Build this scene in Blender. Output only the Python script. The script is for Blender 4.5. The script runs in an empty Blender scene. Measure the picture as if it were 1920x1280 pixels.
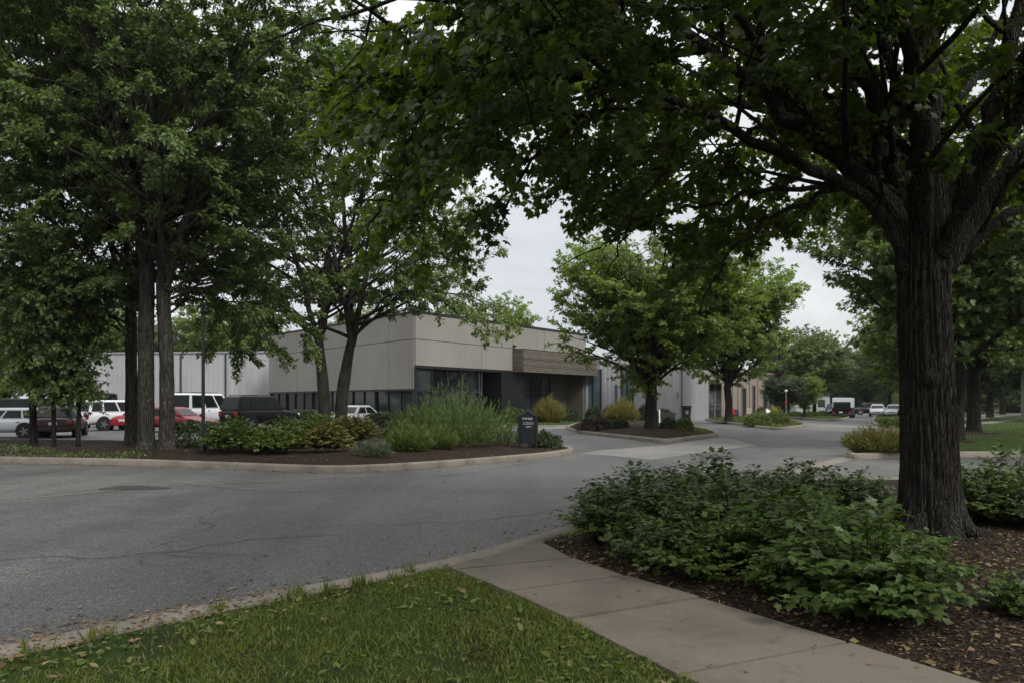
import bpy, bmesh, math, random
import numpy as np
from mathutils import Vector, Matrix, geometry
R = math.radians
random.seed(7)
sc = bpy.context.scene
COL = sc.collection
F, HZ, CH = 1493.0, 754.0, 1.6           # focal length and horizon in photo pixels, eye height in metres

def G(x, y, z=0.0):
    "photo pixel of a spot on the ground -> world point"
    Y = F*(CH-z)/(y-HZ)
    return ((x-960)/F*Y, Y, z)
def GX(x, Y, z=0.0):
    return ((x-960)/F*Y, Y, z)
def G2(x, y, z=0.0): return G(x, y, z)[:2]

# ------------------------------------------------------------------ materials
def newmat(name):
    m = bpy.data.materials.new(name); m.use_nodes = True
    nt = m.node_tree; nt.nodes.clear()
    return m, nt
def nd(nt, typ, **kw):
    n = nt.nodes.new(typ)
    for k, v in kw.items():
        if k.startswith('i_'): n.inputs[k[2:].replace('_', ' ')].default_value = v
        else: setattr(n, k, v)
    return n
def L(nt, a, b): nt.links.new(a, b)
def c4(c): return (c[0], c[1], c[2], 1.0)
def ramp(nt, fac, stops, interp='LINEAR'):
    r = nd(nt, 'ShaderNodeValToRGB'); cr = r.color_ramp; cr.interpolation = interp
    while len(cr.elements) > 1: cr.elements.remove(cr.elements[0])
    cr.elements[0].position = stops[0][0]; cr.elements[0].color = c4(stops[0][1])
    for p, c in stops[1:]:
        e = cr.elements.new(p); e.color = c4(c)
    L(nt, fac, r.inputs[0]); return r.outputs[0]
def mixc(nt, f, a, b, mode='MIX'):
    m = nd(nt, 'ShaderNodeMix', data_type='RGBA', blend_type=mode)
    for s, v in ((0, f), (6, a), (7, b)):
        if hasattr(v, 'links') or isinstance(v, bpy.types.NodeSocket): L(nt, v, m.inputs[s])
        else: m.inputs[s].default_value = v if s == 0 else c4(v)
    return m.outputs[2]
def noise(nt, vec, scale, detail=4, rough=.55, dist=0.0):
    n = nd(nt, 'ShaderNodeTexNoise'); n.inputs['Scale'].default_value = scale; n.inputs['Detail'].default_value = detail
    n.inputs['Roughness'].default_value = rough; n.inputs['Distortion'].default_value = dist
    if vec is not None: L(nt, vec, n.inputs['Vector'])
    return n.outputs['Fac']
def objvec(nt, scale=(1, 1, 1), rot=(0, 0, 0)):
    t = nd(nt, 'ShaderNodeTexCoord'); mp = nd(nt, 'ShaderNodeMapping')
    mp.inputs['Scale'].default_value = scale; mp.inputs['Rotation'].default_value = rot
    L(nt, t.outputs['Object'], mp.inputs['Vector']); return mp.outputs['Vector']
def finish(nt, col, rough=.7, bump=None, bs=.3, bd=.02, spec=.4, metal=0.0, coat=0.0):
    p = nd(nt, 'ShaderNodeBsdfPrincipled'); o = nd(nt, 'ShaderNodeOutputMaterial')
    if isinstance(col, bpy.types.NodeSocket): L(nt, col, p.inputs['Base Color'])
    else: p.inputs['Base Color'].default_value = c4(col)
    if isinstance(rough, bpy.types.NodeSocket): L(nt, rough, p.inputs['Roughness'])
    else: p.inputs['Roughness'].default_value = rough
    p.inputs['Specular IOR Level'].default_value = spec; p.inputs['Metallic'].default_value = metal
    p.inputs['Coat Weight'].default_value = coat
    if bump is not None:
        b = nd(nt, 'ShaderNodeBump'); b.inputs['Strength'].default_value = bs; b.inputs['Distance'].default_value = bd
        L(nt, bump, b.inputs['Height']); L(nt, b.outputs['Normal'], p.inputs['Normal'])
    L(nt, p.outputs[0], o.inputs[0]); return p
def simple(name, col, rough=.6, spec=.4, metal=0.0, coat=0.0, var=.12, nscale=3.0):
    m, nt = newmat(name); v = objvec(nt)
    n = noise(nt, v, nscale, 5)
    lo = tuple(max(0, c*(1-var)) for c in col); hi = tuple(c*(1+var) for c in col)
    finish(nt, ramp(nt, n, [(.3, lo), (.7, hi)]), rough, n, .08, .01, spec, metal, coat); return m
def leafmat(name, cols, trans=.35, rough=.45, tcol=None, spec=.35):
    m, nt = newmat(name)
    g = nd(nt, 'ShaderNodeNewGeometry')
    n = len(cols); col = ramp(nt, g.outputs['Random Per Island'], [(i/(n-1), c) for i, c in enumerate(cols)])
    p = nd(nt, 'ShaderNodeBsdfPrincipled'); L(nt, col, p.inputs['Base Color'])
    p.inputs['Roughness'].default_value = rough; p.inputs['Specular IOR Level'].default_value = spec
    t = nd(nt, 'ShaderNodeBsdfTranslucent')
    tc = mixc(nt, 1.0, col, tcol or (1.6, 1.7, .8), 'MULTIPLY'); L(nt, tc, t.inputs['Color'])
    mx = nd(nt, 'ShaderNodeMixShader'); mx.inputs[0].default_value = trans
    L(nt, p.outputs[0], mx.inputs[1]); L(nt, t.outputs[0], mx.inputs[2])
    o = nd(nt, 'ShaderNodeOutputMaterial'); L(nt, mx.outputs[0], o.inputs[0]); return m
def barkmat(name, lo, hi, sc_=1.0, bs=.9):
    m, nt = newmat(name)
    v = objvec(nt, (9*sc_, 9*sc_, 1.5*sc_))
    n = noise(nt, v, 1.6, 8, .62, .6)
    wn = nd(nt, 'ShaderNodeTexNoise'); wn.inputs['Scale'].default_value = 3.2; wn.inputs['Detail'].default_value = 5; L(nt, objvec(nt), wn.inputs['Vector'])
    ad = nd(nt, 'ShaderNodeVectorMath', operation='MULTIPLY_ADD'); L(nt, wn.outputs['Color'], ad.inputs[0]); ad.inputs[1].default_value = (.9, .9, 1.6); L(nt, objvec(nt, (17*sc_, 17*sc_, 1.9*sc_)), ad.inputs[2])
    ve = nd(nt, 'ShaderNodeTexVoronoi', feature='DISTANCE_TO_EDGE'); ve.inputs['Scale'].default_value = 1.5; L(nt, ad.outputs[0], ve.inputs['Vector'])
    fur = ramp(nt, ve.outputs['Distance'], [(0, (0, 0, 0)), (.10, (.55, .55, .55)), (.32, (1, 1, 1))])
    mul = nd(nt, 'ShaderNodeMath', operation='MULTIPLY_ADD'); L(nt, n, mul.inputs[0]); mul.inputs[1].default_value = .5; L(nt, fur, mul.inputs[2])
    v2 = objvec(nt, (1, 1, .6)); n2 = noise(nt, v2, 2.2, 4)
    col = ramp(nt, n, [(.32, tuple(c*.45 for c in lo)), (.5, lo), (.72, hi)])
    col = mixc(nt, ramp(nt, n2, [(.5, (0, 0, 0)), (.7, (.45, .45, .45))]), col, (.085, .095, .07))
    col = mixc(nt, 1.0, col, ramp(nt, ve.outputs['Distance'], [(0, (.5, .49, .48)), (.12, (.9, .9, .9)), (.35, (1.1, 1.1, 1.1))]), 'MULTIPLY')
    finish(nt, col, .92, mul.outputs[0], bs, .045, .2); return m

def asphalt(name='asphalt', tone=1.0):
    m, nt = newmat(name); v = objvec(nt)
    fine = nd(nt, 'ShaderNodeTexVoronoi'); fine.inputs['Scale'].default_value = 90; L(nt, v, fine.inputs['Vector'])
    sp = ramp(nt, fine.outputs['Color'], [(.15, (.034*tone, .034*tone, .034*tone)), (.6, (.069*tone, .068*tone, .066*tone)), (.97, (.18*tone, .175*tone, .168*tone))])
    big = noise(nt, v, .16, 6, .6, .4); mid = noise(nt, v, 1.3, 6, .65)
    col = mixc(nt, 1.0, sp, ramp(nt, big, [(.3, (.64, .64, .65)), (.5, (.96, .96, .96)), (.68, (1.28, 1.26, 1.22))]), 'MULTIPLY')
    col = mixc(nt, 1.0, col, ramp(nt, mid, [(.3, (.86, .86, .86)), (.7, (1.12, 1.12, 1.12))]), 'MULTIPLY')
    # tyre-polished streaks along the road
    vs = objvec(nt, (.5, .035, 1), (0, 0, R(34))); st = noise(nt, vs, 1.0, 4, .6, .3)
    col = mixc(nt, 1.0, col, ramp(nt, st, [(.35, (.8, .8, .81)), (.62, (1.14, 1.13, 1.12))]), 'MULTIPLY')
    wv = nd(nt, 'ShaderNodeMixRGB') if False else None
    nz = nd(nt, 'ShaderNodeTexNoise'); nz.inputs['Scale'].default_value = .9; nz.inputs['Detail'].default_value = 7; L(nt, v, nz.inputs['Vector'])
    add = nd(nt, 'ShaderNodeVectorMath', operation='MULTIPLY_ADD'); L(nt, nz.outputs['Color'], add.inputs[0])
    add.inputs[1].default_value = (1.6, 1.6, 0); L(nt, v, add.inputs[2])
    vc = nd(nt, 'ShaderNodeTexVoronoi', feature='DISTANCE_TO_EDGE'); vc.inputs['Scale'].default_value = .17; L(nt, add.outputs[0], vc.inputs['Vector'])
    crack = ramp(nt, vc.outputs['Distance'], [(0, (1, 1, 1)), (.0022, (.75, .75, .75)), (.0045, (0, 0, 0))])
    crm = mixc(nt, 1.0, crack, ramp(nt, noise(nt, v, .35, 3), [(.44, (0, 0, 0)), (.58, (.8, .8, .8))]), 'MULTIPLY')
    col = mixc(nt, crm, col, (.022, .022, .023))
    oil = noise(nt, v, .75, 5, .7, .6); col = mixc(nt, ramp(nt, oil, [(.64, (0, 0, 0)), (.74, (.45, .45, .45))]), col, (.02, .02, .02))
    finish(nt, col, ramp(nt, mid, [(.3, (.6, .6, .6)), (.7, (.78, .78, .78))]), fine.outputs['Distance'], .45, .012, .42); return m
def concrete(name, col, scale=1.0, dirt=.5):
    m, nt = newmat(name); v = objvec(nt)
    n = noise(nt, v, .9*scale, 8, .65, .3); f = noise(nt, v, 60, 4, .7); s = noise(nt, v, 6*scale, 6, .7)
    c = ramp(nt, n, [(.28, tuple(x*(1-dirt*.5) for x in col)), (.55, col), (.75, tuple(x*1.12 for x in col))])
    c = mixc(nt, 1.0, c, ramp(nt, f, [(.3, (.8, .8, .8)), (.7, (1.12, 1.12, 1.12))]), 'MULTIPLY')
    c = mixc(nt, ramp(nt, s, [(.54, (0, 0, 0)), (.78, (.6, .6, .6))]), c, tuple(x*.35 for x in col))
    finish(nt, c, .85, f, .25, .006, .3); return m
def wallconcrete(name, col):
    m, nt = newmat(name); v = objvec(nt)
    n = noise(nt, v, .25, 6, .6); vs = objvec(nt, (2.2, 2.2, .12)); st = noise(nt, vs, 1.4, 6, .7); f = noise(nt, v, 28, 4, .7)
    c = ramp(nt, n, [(.3, tuple(x*.86 for x in col)), (.7, tuple(x*1.08 for x in col))])
    c = mixc(nt, ramp(nt, st, [(.5, (0, 0, 0)), (.85, (.45, .45, .45))]), c, tuple(x*.6 for x in col))
    c = mixc(nt, 1.0, c, ramp(nt, f, [(.3, (.9, .9, .9)), (.7, (1.08, 1.08, 1.08))]), 'MULTIPLY')
    finish(nt, c, .9, f, .2, .01, .25); return m
def mulchmat():
    m, nt = newmat('mulch'); v = objvec(nt)
    vo = nd(nt, 'ShaderNodeTexVoronoi'); vo.inputs['Scale'].default_value = 34; vo.inputs['Randomness'].default_value = 1
    wv = noise(nt, v, 9, 6, .7, .8); L(nt, objvec(nt, (1, 1.9, 1), (0, 0, .7)), vo.inputs['Vector'])
    col = ramp(nt, vo.outputs['Color'], [(.1, (.010, .007, .005)), (.5, (.027, .018, .012)), (.9, (.06, .04, .027))])
    col = mixc(nt, 1.0, col, ramp(nt, wv, [(.3, (.6, .6, .6)), (.7, (1.3, 1.25, 1.2))]), 'MULTIPLY')
    finish(nt, col, .95, vo.outputs['Distance'], .9, .03, .15); return m
def soilgrass(name, a, b, c):
    m, nt = newmat(name); v = objvec(nt)
    n = noise(nt, v, 1.1, 7, .65, .4); f = noise(nt, v, 45, 5, .75)
    col = ramp(nt, n, [(.32, a), (.5, b), (.7, c)])
    col = mixc(nt, 1.0, col, ramp(nt, f, [(.25, (.45, .45, .45)), (.75, (1.5, 1.5, 1.4))]), 'MULTIPLY')
    finish(nt, col, .95, f, .8, .03, .1); return m
def glassmat(name, col=(.012, .014, .016), rough=.06, spec=.28):
    m, nt = newmat(name); v = objvec(nt); n = noise(nt, v, .7, 3)
    g = nd(nt, 'ShaderNodeNewGeometry'); c = ramp(nt, n, [(.3, tuple(x*.7 for x in col)), (.7, tuple(x*1.4 for x in col))])
    c = mixc(nt, 1.0, c, ramp(nt, g.outputs['Random Per Island'], [(0, (.35, .35, .35)), (.6, (1, 1, 1)), (1, (3.0, 2.9, 2.7))]), 'MULTIPLY')
    finish(nt, c, rough, n, .02, .05, spec); return m
def siding(name, col, freq=5.2):
    m, nt = newmat(name)
    v = objvec(nt, (.02, .02, 1)); st = noise(nt, objvec(nt, (1.5, 1.5, .1)), 1.2, 5, .7)
    c = ramp(nt, st, [(.4, col), (.8, tuple(x*.72 for x in col))])
    n = noise(nt, objvec(nt), .35, 4)
    c = mixc(nt, 1.0, c, ramp(nt, n, [(.3, (.88, .88, .88)), (.7, (1.06, 1.06, 1.06))]), 'MULTIPLY')
    finish(nt, c, .5, n, .05, .02, .4); return m
def woodmat(name, col):
    m, nt = newmat(name); v = objvec(nt, (.5, .5, 9)); n = noise(nt, v, 2.2, 7, .65, .5)
    g = nd(nt, 'ShaderNodeNewGeometry')
    c = ramp(nt, n, [(.3, tuple(x*.55 for x in col)), (.7, tuple(x*1.25 for x in col))])
    c = mixc(nt, 1.0, c, ramp(nt, g.outputs['Random Per Island'], [(0, (.75, .75, .75)), (1, (1.2, 1.17, 1.12))]), 'MULTIPLY')
    finish(nt, c, .75, n, .3, .01, .3); return m

M = {}
M['asphalt'] = asphalt('asphalt', 1.17)
M['asphalt_pale'] = asphalt('asphalt_pale', 1.3)
M['asphalt_dark'] = asphalt('asphalt_dark', .5)
M['kerb'] = concrete('kerb_concrete', (.19, .165, .135), 1.6, .85)
M['path'] = concrete('path_concrete', (.158, .135, .108), .8, .85)
M['apron'] = concrete('apron_concrete', (.175, .168, .156), .6, .6)
M['mulch'] = mulchmat()
M['lawn'] = soilgrass('lawn_soil', (.022, .019, .010), (.026, .042, .011), (.035, .065, .015))
M['grass_far'] = soilgrass('grass_far', (.022, .028, .010), (.03, .05, .013), (.04, .066, .017))
M['wall_side'] = wallconcrete('wall_concrete', (.25, .236, .212))
M['wall_core'] = simple('wall_core', (.05, .048, .045), .9)
M['trim'] = simple('dark_trim', (.012, .013, .016), .45)
M['black'] = simple('black_metal', (.008, .009, .011), .4)
M['glass'] = glassmat('dark_glass')
M['glass_blue'] = glassmat('blue_glass', (.03, .045, .055))
M['white_siding'] = siding('white_siding', (.38, .38, .39))
M['white_siding2'] = siding('grey_white_siding', (.30, .30, .31))
M['tan'] = wallconcrete('tan_wall', (.26, .215, .175))
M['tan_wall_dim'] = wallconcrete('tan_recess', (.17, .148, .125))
M['wood'] = woodmat('wood_slats', (.135, .118, .10))
M['chip'] = leafmat('chip', [(.03, .018, .01), (.10, .065, .035), (.05, .03, .018), (.22, .16, .09)], .0, .9)
M['deadleaf'] = leafmat('deadleaf', [(.09, .052, .024), (.20, .135, .065), (.06, .034, .018), (.26, .19, .10), (.13, .08, .032)], .15, .7)
M['grit'] = leafmat('grit', [(.05, .05, .05), (.16, .155, .15), (.3, .28, .25)], .0, .9)
M['blade'] = leafmat('blade', [(0.053, 0.082, 0.011), (0.083, 0.114, 0.018), (0.131, 0.140, 0.029), (0.062, 0.097, 0.014), (0.083, 0.114, 0.018), (0.131, 0.140, 0.029), (0.120, 0.125, 0.035)], .3, .5, (1.3, 1.5, .6))
M['leaf_shrub_pale'] = leafmat('leaf_shrub_pale', [(0.050, 0.083, 0.020), (0.061, 0.099, 0.023), (0.077, 0.116, 0.027), (0.039, 0.066, 0.016)], .25, .45, (1.5, 1.7, .7))
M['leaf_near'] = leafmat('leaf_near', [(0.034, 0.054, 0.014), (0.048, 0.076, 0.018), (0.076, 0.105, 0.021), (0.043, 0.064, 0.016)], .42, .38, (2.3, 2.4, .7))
M['leaf_a'] = leafmat('leaf_a', [(0.054, 0.083, 0.029), (0.091, 0.133, 0.039), (0.134, 0.180, 0.047), (0.070, 0.107, 0.033)], .3, .42, (1.5, 1.7, .7))
M['leaf_b'] = leafmat('leaf_b', [(0.060, 0.093, 0.031), (0.092, 0.135, 0.039), (0.149, 0.189, 0.055), (0.192, 0.222, 0.073)], .3, .45, (1.5, 1.7, .7))
M['leaf_c'] = leafmat('leaf_c', [(0.082, 0.123, 0.027), (0.133, 0.188, 0.038), (0.181, 0.234, 0.049), (0.109, 0.160, 0.035)], .42, .45, (1.7, 1.8, .8))
M['leaf_dark'] = leafmat('leaf_dark', [(0.022, 0.036, 0.015), (0.037, 0.059, 0.021), (0.055, 0.081, 0.026)], .2, .45)
M['leaf_purple'] = leafmat('leaf_purple', [(.03, .018, .018), (.05, .028, .026), (.075, .045, .038), (.04, .035, .022)], .2, .55, (1.5, 1.2, 1.1))
M['leaf_shrub'] = leafmat('leaf_shrub', [(0.043, 0.066, 0.016), (0.064, 0.096, 0.019), (0.087, 0.122, 0.026), (0.053, 0.079, 0.018)], .25, .42, (1.5, 1.7, .7))
M['leaf_shrub_lime'] = leafmat('leaf_shrub_lime', [(0.064, 0.108, 0.019), (0.089, 0.138, 0.024), (0.114, 0.168, 0.032)], .3, .45, (1.5, 1.6, .6))
M['leaf_fresh'] = leafmat('leaf_fresh', [(0.053, 0.080, 0.019), (0.084, 0.117, 0.026), (0.121, 0.149, 0.035)], .25, .5)
M['leaf_olive'] = leafmat('leaf_olive', [(.05, .065, .02), (.10, .105, .03), (.16, .13, .035), (.07, .085, .022), (.15, .085, .03)], .25, .55)
M['leaf_yellow'] = leafmat('leaf_yellow', [(.07, .075, .02), (.15, .14, .03), (.22, .17, .045), (.09, .10, .025)], .25, .55)
M['leaf_silver'] = leafmat('leaf_silver', [(.075, .095, .06), (.11, .13, .085), (.06, .08, .048)], .2, .6)
M['leaf_feather'] = leafmat('leaf_feather', [(0.053, 0.088, 0.023), (0.080, 0.125, 0.032), (0.113, 0.156, 0.045), (0.066, 0.106, 0.028)], .25, .55)
M['bark_near'] = barkmat('bark_near', (.040, .035, .029), (.092, .083, .071), 1.5, 1.0)
M['bark'] = barkmat('bark', (.052, .047, .040), (.115, .105, .092), 1.0)
M['bark_dark'] = barkmat('bark_dark', (.03, .026, .022), (.07, .06, .05), 1.0)
M['rubber'] = simple('rubber', (.012, .012, .012), .8)
M['alloy'] = simple('alloy', (.2, .2, .21), .45, .5, .6)
M['chrome'] = simple('chrome', (.5, .5, .5), .2, .5, 1.0)
M['carglass'] = glassmat('car_glass', (.010, .013, .014), .05, .2)
M['redlight'] = simple('red_lens', (.30, .02, .015), .25)
M['headlens'] = simple('head_lens', (.6, .6, .62), .15)
M['plate'] = simple('plate', (.6, .6, .58), .5)
M['paint_white'] = simple('paint_white', (.62, .63, .65), .35, .3, 0, .12, .03)
M['paint_red'] = simple('paint_red', (.23, .012, .016), .35, .3, 0, .12, .05)
M['paint_black'] = simple('paint_black', (.006, .006, .007), .4, .16, 0, .04, .05)
M['paint_silver'] = simple('paint_silver', (.34, .35, .37), .35, .3, .4, .12, .04)
M['paint_maroon'] = simple('paint_maroon', (.028, .010, .012), .35, .3, 0, .12, .05)
M['plastic'] = simple('grey_plastic', (.03, .03, .033), .6)
M['signtext'] = simple('sign_text', (.55, .56, .60), .6, var=.05)
M['whitepaint'] = simple('white_paint', (.7, .7, .7), .5)
M['redpaint'] = simple('red_paint', (.4, .03, .03), .5)
M['bluepaint'] = simple('blue_paint', (.03, .05, .12), .5)
M['paleplastic'] = simple('pale_plastic', (.45, .40, .33), .6)
M['yellowflower'] = leafmat('yellow_flower', [(.5, .35, .03), (.6, .45, .06), (.08, .14, .03), (.1, .16, .04)], .2, .6)
M['warm'] = simple('warm_room', (.30, .16, .06), .7)
M['tar'] = simple('tar', (.03, .03, .03), .8)
M['iron'] = simple('iron', (.045, .044, .043), .75, .3, .0)

# ------------------------------------------------------------------ object helpers
def link(o, parent=None):
    COL.objects.link(o)
    if parent is not None: o.parent = parent
    return o
def tag(o, label=None, cat=None, group=None, kind=None):
    if label: o['label'] = label
    if cat: o['category'] = cat
    if group: o['group'] = group
    if kind: o['kind'] = kind
    return o
def thing(name, label, cat, loc=(0, 0, 0), rz=0.0, group=None):
    o = bpy.data.objects.new(name, None); o.empty_display_size = .2
    o.location = loc; o.rotation_euler = (0, 0, rz); link(o)
    return tag(o, label, cat, group)
def np_mesh(name, verts, tris, mat, parent=None, smooth=False):
    me = bpy.data.meshes.new(name); verts = np.asarray(verts, np.float32); tris = np.asarray(tris, np.int32)
    nv, nf, k = len(verts), len(tris), tris.shape[1]
    me.vertices.add(nv); me.vertices.foreach_set('co', verts.ravel())
    me.loops.add(nf*k); me.loops.foreach_set('vertex_index', tris.ravel())
    me.polygons.add(nf); me.polygons.foreach_set('loop_start', np.arange(0, nf*k, k, dtype=np.int32))
    try: me.polygons.foreach_set('loop_total', np.full(nf, k, np.int32))
    except Exception: pass
    if smooth: me.polygons.foreach_set('use_smooth', np.ones(nf, bool))
    me.update(calc_edges=True); me.validate()
    me.materials.append(mat)
    return link(bpy.data.objects.new(name, me), parent)
class MB:
    "collects shapes into one mesh"
    def __init__(s): s.bm = bmesh.new()
    def box(s, c, size, rz=0.0, bevel=0.0, rx=0.0, ry=0.0):
        m = Matrix.Translation(c) @ Matrix.Rotation(rz, 4, 'Z') @ Matrix.Rotation(ry, 4, 'Y') @ Matrix.Rotation(rx, 4, 'X') @ Matrix.Diagonal((size[0], size[1], size[2], 1))
        r = bmesh.ops.create_cube(s.bm, size=1, matrix=m)
        if bevel:
            es = {e for v in r['verts'] for e in v.link_edges}
            bmesh.ops.bevel(s.bm, geom=list(es), offset=bevel, segments=2, affect='EDGES', profile=.6)
        return s
    def cyl(s, p0, p1, r0, r1=None, n=16, cap=True):
        r1 = r0 if r1 is None else r1
        p0, p1 = Vector(p0), Vector(p1); d = p1-p0
        q = d.to_track_quat('Z', 'Y').to_matrix().to_4x4()
        bmesh.ops.create_cone(s.bm, cap_ends=cap, segments=n, radius1=r0, radius2=r1, depth=d.length, matrix=Matrix.Translation((p0+p1)/2) @ q)
        return s
    def ball(s, c, r, sz=(1, 1, 1), n=12):
        bmesh.ops.create_uvsphere(s.bm, u_segments=n, v_segments=max(6, n//2+2), radius=r, matrix=Matrix.Translation(c) @ Matrix.Diagonal((sz[0], sz[1], sz[2], 1)))
        return s
    def poly(s, pts):
        vs = [s.bm.verts.new(p) for p in pts]; s.bm.faces.new(vs); return s
    def prism(s, pts2, z0, z1):
        n = len(pts2); a = [s.bm.verts.new((p[0], p[1], z0)) for p in pts2]; b = [s.bm.verts.new((p[0], p[1], z1)) for p in pts2]
        s.bm.faces.new(a[::-1]); s.bm.faces.new(b)
        for i in range(n): s.bm.faces.new((a[i], a[(i+1) % n], b[(i+1) % n], b[i]))
        return s
    def loft(s, rings, cap=True):
        R_ = [[s.bm.verts.new(p) for p in r] for r in rings]; n = len(rings[0])
        for a, b in zip(R_, R_[1:]):
            for i in range(n): s.bm.faces.new((a[i], a[(i+1) % n], b[(i+1) % n], b[i]))
        if cap: s.bm.faces.new(R_[0][::-1]); s.bm.faces.new(R_[-1])
        return s
    def build(s, name, mat, parent=None, smooth=False, at=None):
        bmesh.ops.recalc_face_normals(s.bm, faces=s.bm.faces)
        me = bpy.data.meshes.new(name)
        if at is not None: bmesh.ops.translate(s.bm, verts=s.bm.verts, vec=-Vector(at))
        s.bm.to_mesh(me); s.bm.free(); me.materials.append(mat)
        if smooth:
            me.polygons.foreach_set('use_smooth', [True]*len(me.polygons))
        o = link(bpy.data.objects.new(name, me), parent)
        if at is not None: o.location = at
        return o
def copy_tree(o, parent=None):
    c = o.copy(); COL.objects.link(c)
    if parent is not None: c.parent = parent
    for ch in list(o.children): copy_tree(ch, c)
    return c
def chaikin(pts, n=2, closed=True, w=.25):
    P = [np.array(p, float) for p in pts]
    for _ in range(n):
        Q = []; m = len(P)
        rng = range(m) if closed else range(m-1)
        if not closed: Q.append(P[0])
        for i in rng:
            a, b = P[i], P[(i+1) % m]
            Q += [a*(1-w)+b*w, a*w+b*(1-w)]
        if not closed: Q.append(P[-1])
        P = Q
    return np.array(P)
def offset(P, d, closed=True):
    "moves a polyline sideways (left of its direction is +)"
    P = np.asarray(P, float); n = len(P)
    if closed: T = np.roll(P, -1, 0)-np.roll(P, 1, 0)
    else: T = np.gradient(P, axis=0)
    T /= np.linalg.norm(T, axis=1)[:, None]+1e-9
    return P+np.stack([-T[:, 1], T[:, 0]], 1)*d
def resample(P, step, closed=True):
    P = np.asarray(P, float); Q = np.vstack([P, P[:1]]) if closed else P
    seg = np.linalg.norm(np.diff(Q, axis=0), axis=1); s = np.concatenate([[0], np.cumsum(seg)])
    n = max(4, int(s[-1]/step)); t = np.linspace(0, s[-1], n, endpoint=not closed)
    return np.stack([np.interp(t, s, Q[:, 0]), np.interp(t, s, Q[:, 1])], 1)
def ccw(P):
    P = np.asarray(P, float); x, y = P[:, 0], P[:, 1]
    return P if np.sum(x*np.roll(y, -1)-np.roll(x, -1)*y) > 0 else P[::-1]
def sweep(name, P, prof, mat, closed=True, joints=0.0):
    "profile = [(offset, z)...] swept along P; kind = structure"
    rings = [np.column_stack([offset(P, o, closed), np.full(len(P), z)]) for o, z in prof]
    n, k = len(P), len(prof); V = np.stack(rings, 1).reshape(-1, 3); Fq = []
    for i in range(n if closed else n-1):
        j = (i+1) % n
        for a in range(k-1): Fq.append((i*k+a, j*k+a, j*k+a+1, i*k+a+1))
    o = np_mesh(name, V, np.array(Fq), mat); o['kind'] = 'structure'; return o
def dist_poly(X, P):
    X = np.asarray(X, float); A = P; B = np.roll(P, -1, 0); d = np.full(len(X), 1e9)
    for a, b in zip(A, B):
        ab = b-a; t = np.clip(((X-a)@ab)/(ab@ab+1e-12), 0, 1); d = np.minimum(d, np.linalg.norm(X-(a+t[:, None]*ab), axis=1))
    return d
def inside(X, P):
    X = np.asarray(X, float); r = np.zeros(len(X), bool); B = np.roll(P, -1, 0)
    for (x1, y1), (x2, y2) in zip(P, B):
        c = ((y1 > X[:, 1]) != (y2 > X[:, 1]))
        xi = (x2-x1)*(X[:, 1]-y1)/((y2-y1) if abs(y2-y1) > 1e-12 else 1e-12)+x1
        r ^= c & (X[:, 0] < xi)
    return r
def hash3(x, y): return np.modf(np.abs(np.sin(x*12.9898+y*78.233)*43758.5453))[0]
def vnoise(x, y):
    xi, yi = np.floor(x), np.floor(y); fx, fy = x-xi, y-yi
    fx = fx*fx*(3-2*fx); fy = fy*fy*(3-2*fy)
    a, b, c, d = hash3(xi, yi), hash3(xi+1, yi), hash3(xi, yi+1), hash3(xi+1, yi+1)
    return (a*(1-fx)+b*fx)*(1-fy)+(c*(1-fx)+d*fx)*fy
class Land:
    "a raised piece of ground with a polygon outline, gently mounded"
    def __init__(s, name, P, z0, rise, reach, mat, step=.5, rough=.02):
        P = ccw(P); s.P, s.z0, s.rise, s.reach, s.rough = P, z0, rise, reach, rough
        lo, hi = P.min(0), P.max(0)
        g = np.stack(np.meshgrid(np.arange(lo[0], hi[0], step), np.arange(lo[1], hi[1], step)), -1).reshape(-1, 2)
        g += np.random.RandomState(1).uniform(-.2, .2, g.shape)*step
        g = g[inside(g, P)]; g = g[dist_poly(g, P) > step*.4] if len(g) else g
        pts = [Vector(p) for p in P]+[Vector(p) for p in g]; n = len(P)
        r = geometry.delaunay_2d_cdt(pts, [(i, (i+1) % n) for i in range(n)], [], 1, 1e-5)
        V = np.array([(v.x, v.y) for v in r[0]]); T = np.array([f for f in r[2] if len(f) == 3])
        s.o = np_mesh(name, np.column_stack([V, s.z(V)]), T, mat, smooth=True); s.o['kind'] = 'structure'
    def z(s, X):
        X = np.atleast_2d(X); d = dist_poly(X, s.P)*inside(X, s.P); t = np.clip(d/s.reach, 0, 1); t = t*t*(3-2*t)
        return s.z0+s.rise*t+s.rough*(vnoise(X[:, 0]*1.7, X[:, 1]*1.7)-.5)*2*np.clip(d/.4, 0, 1)
    def at(s, x, y): return (x, y, float(s.z([[x, y]])[0]))
def sheet(name, pts, z, mat):
    return tag(MB().poly([(p[0], p[1], z) for p in pts]).build(name, mat), kind='structure')

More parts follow.
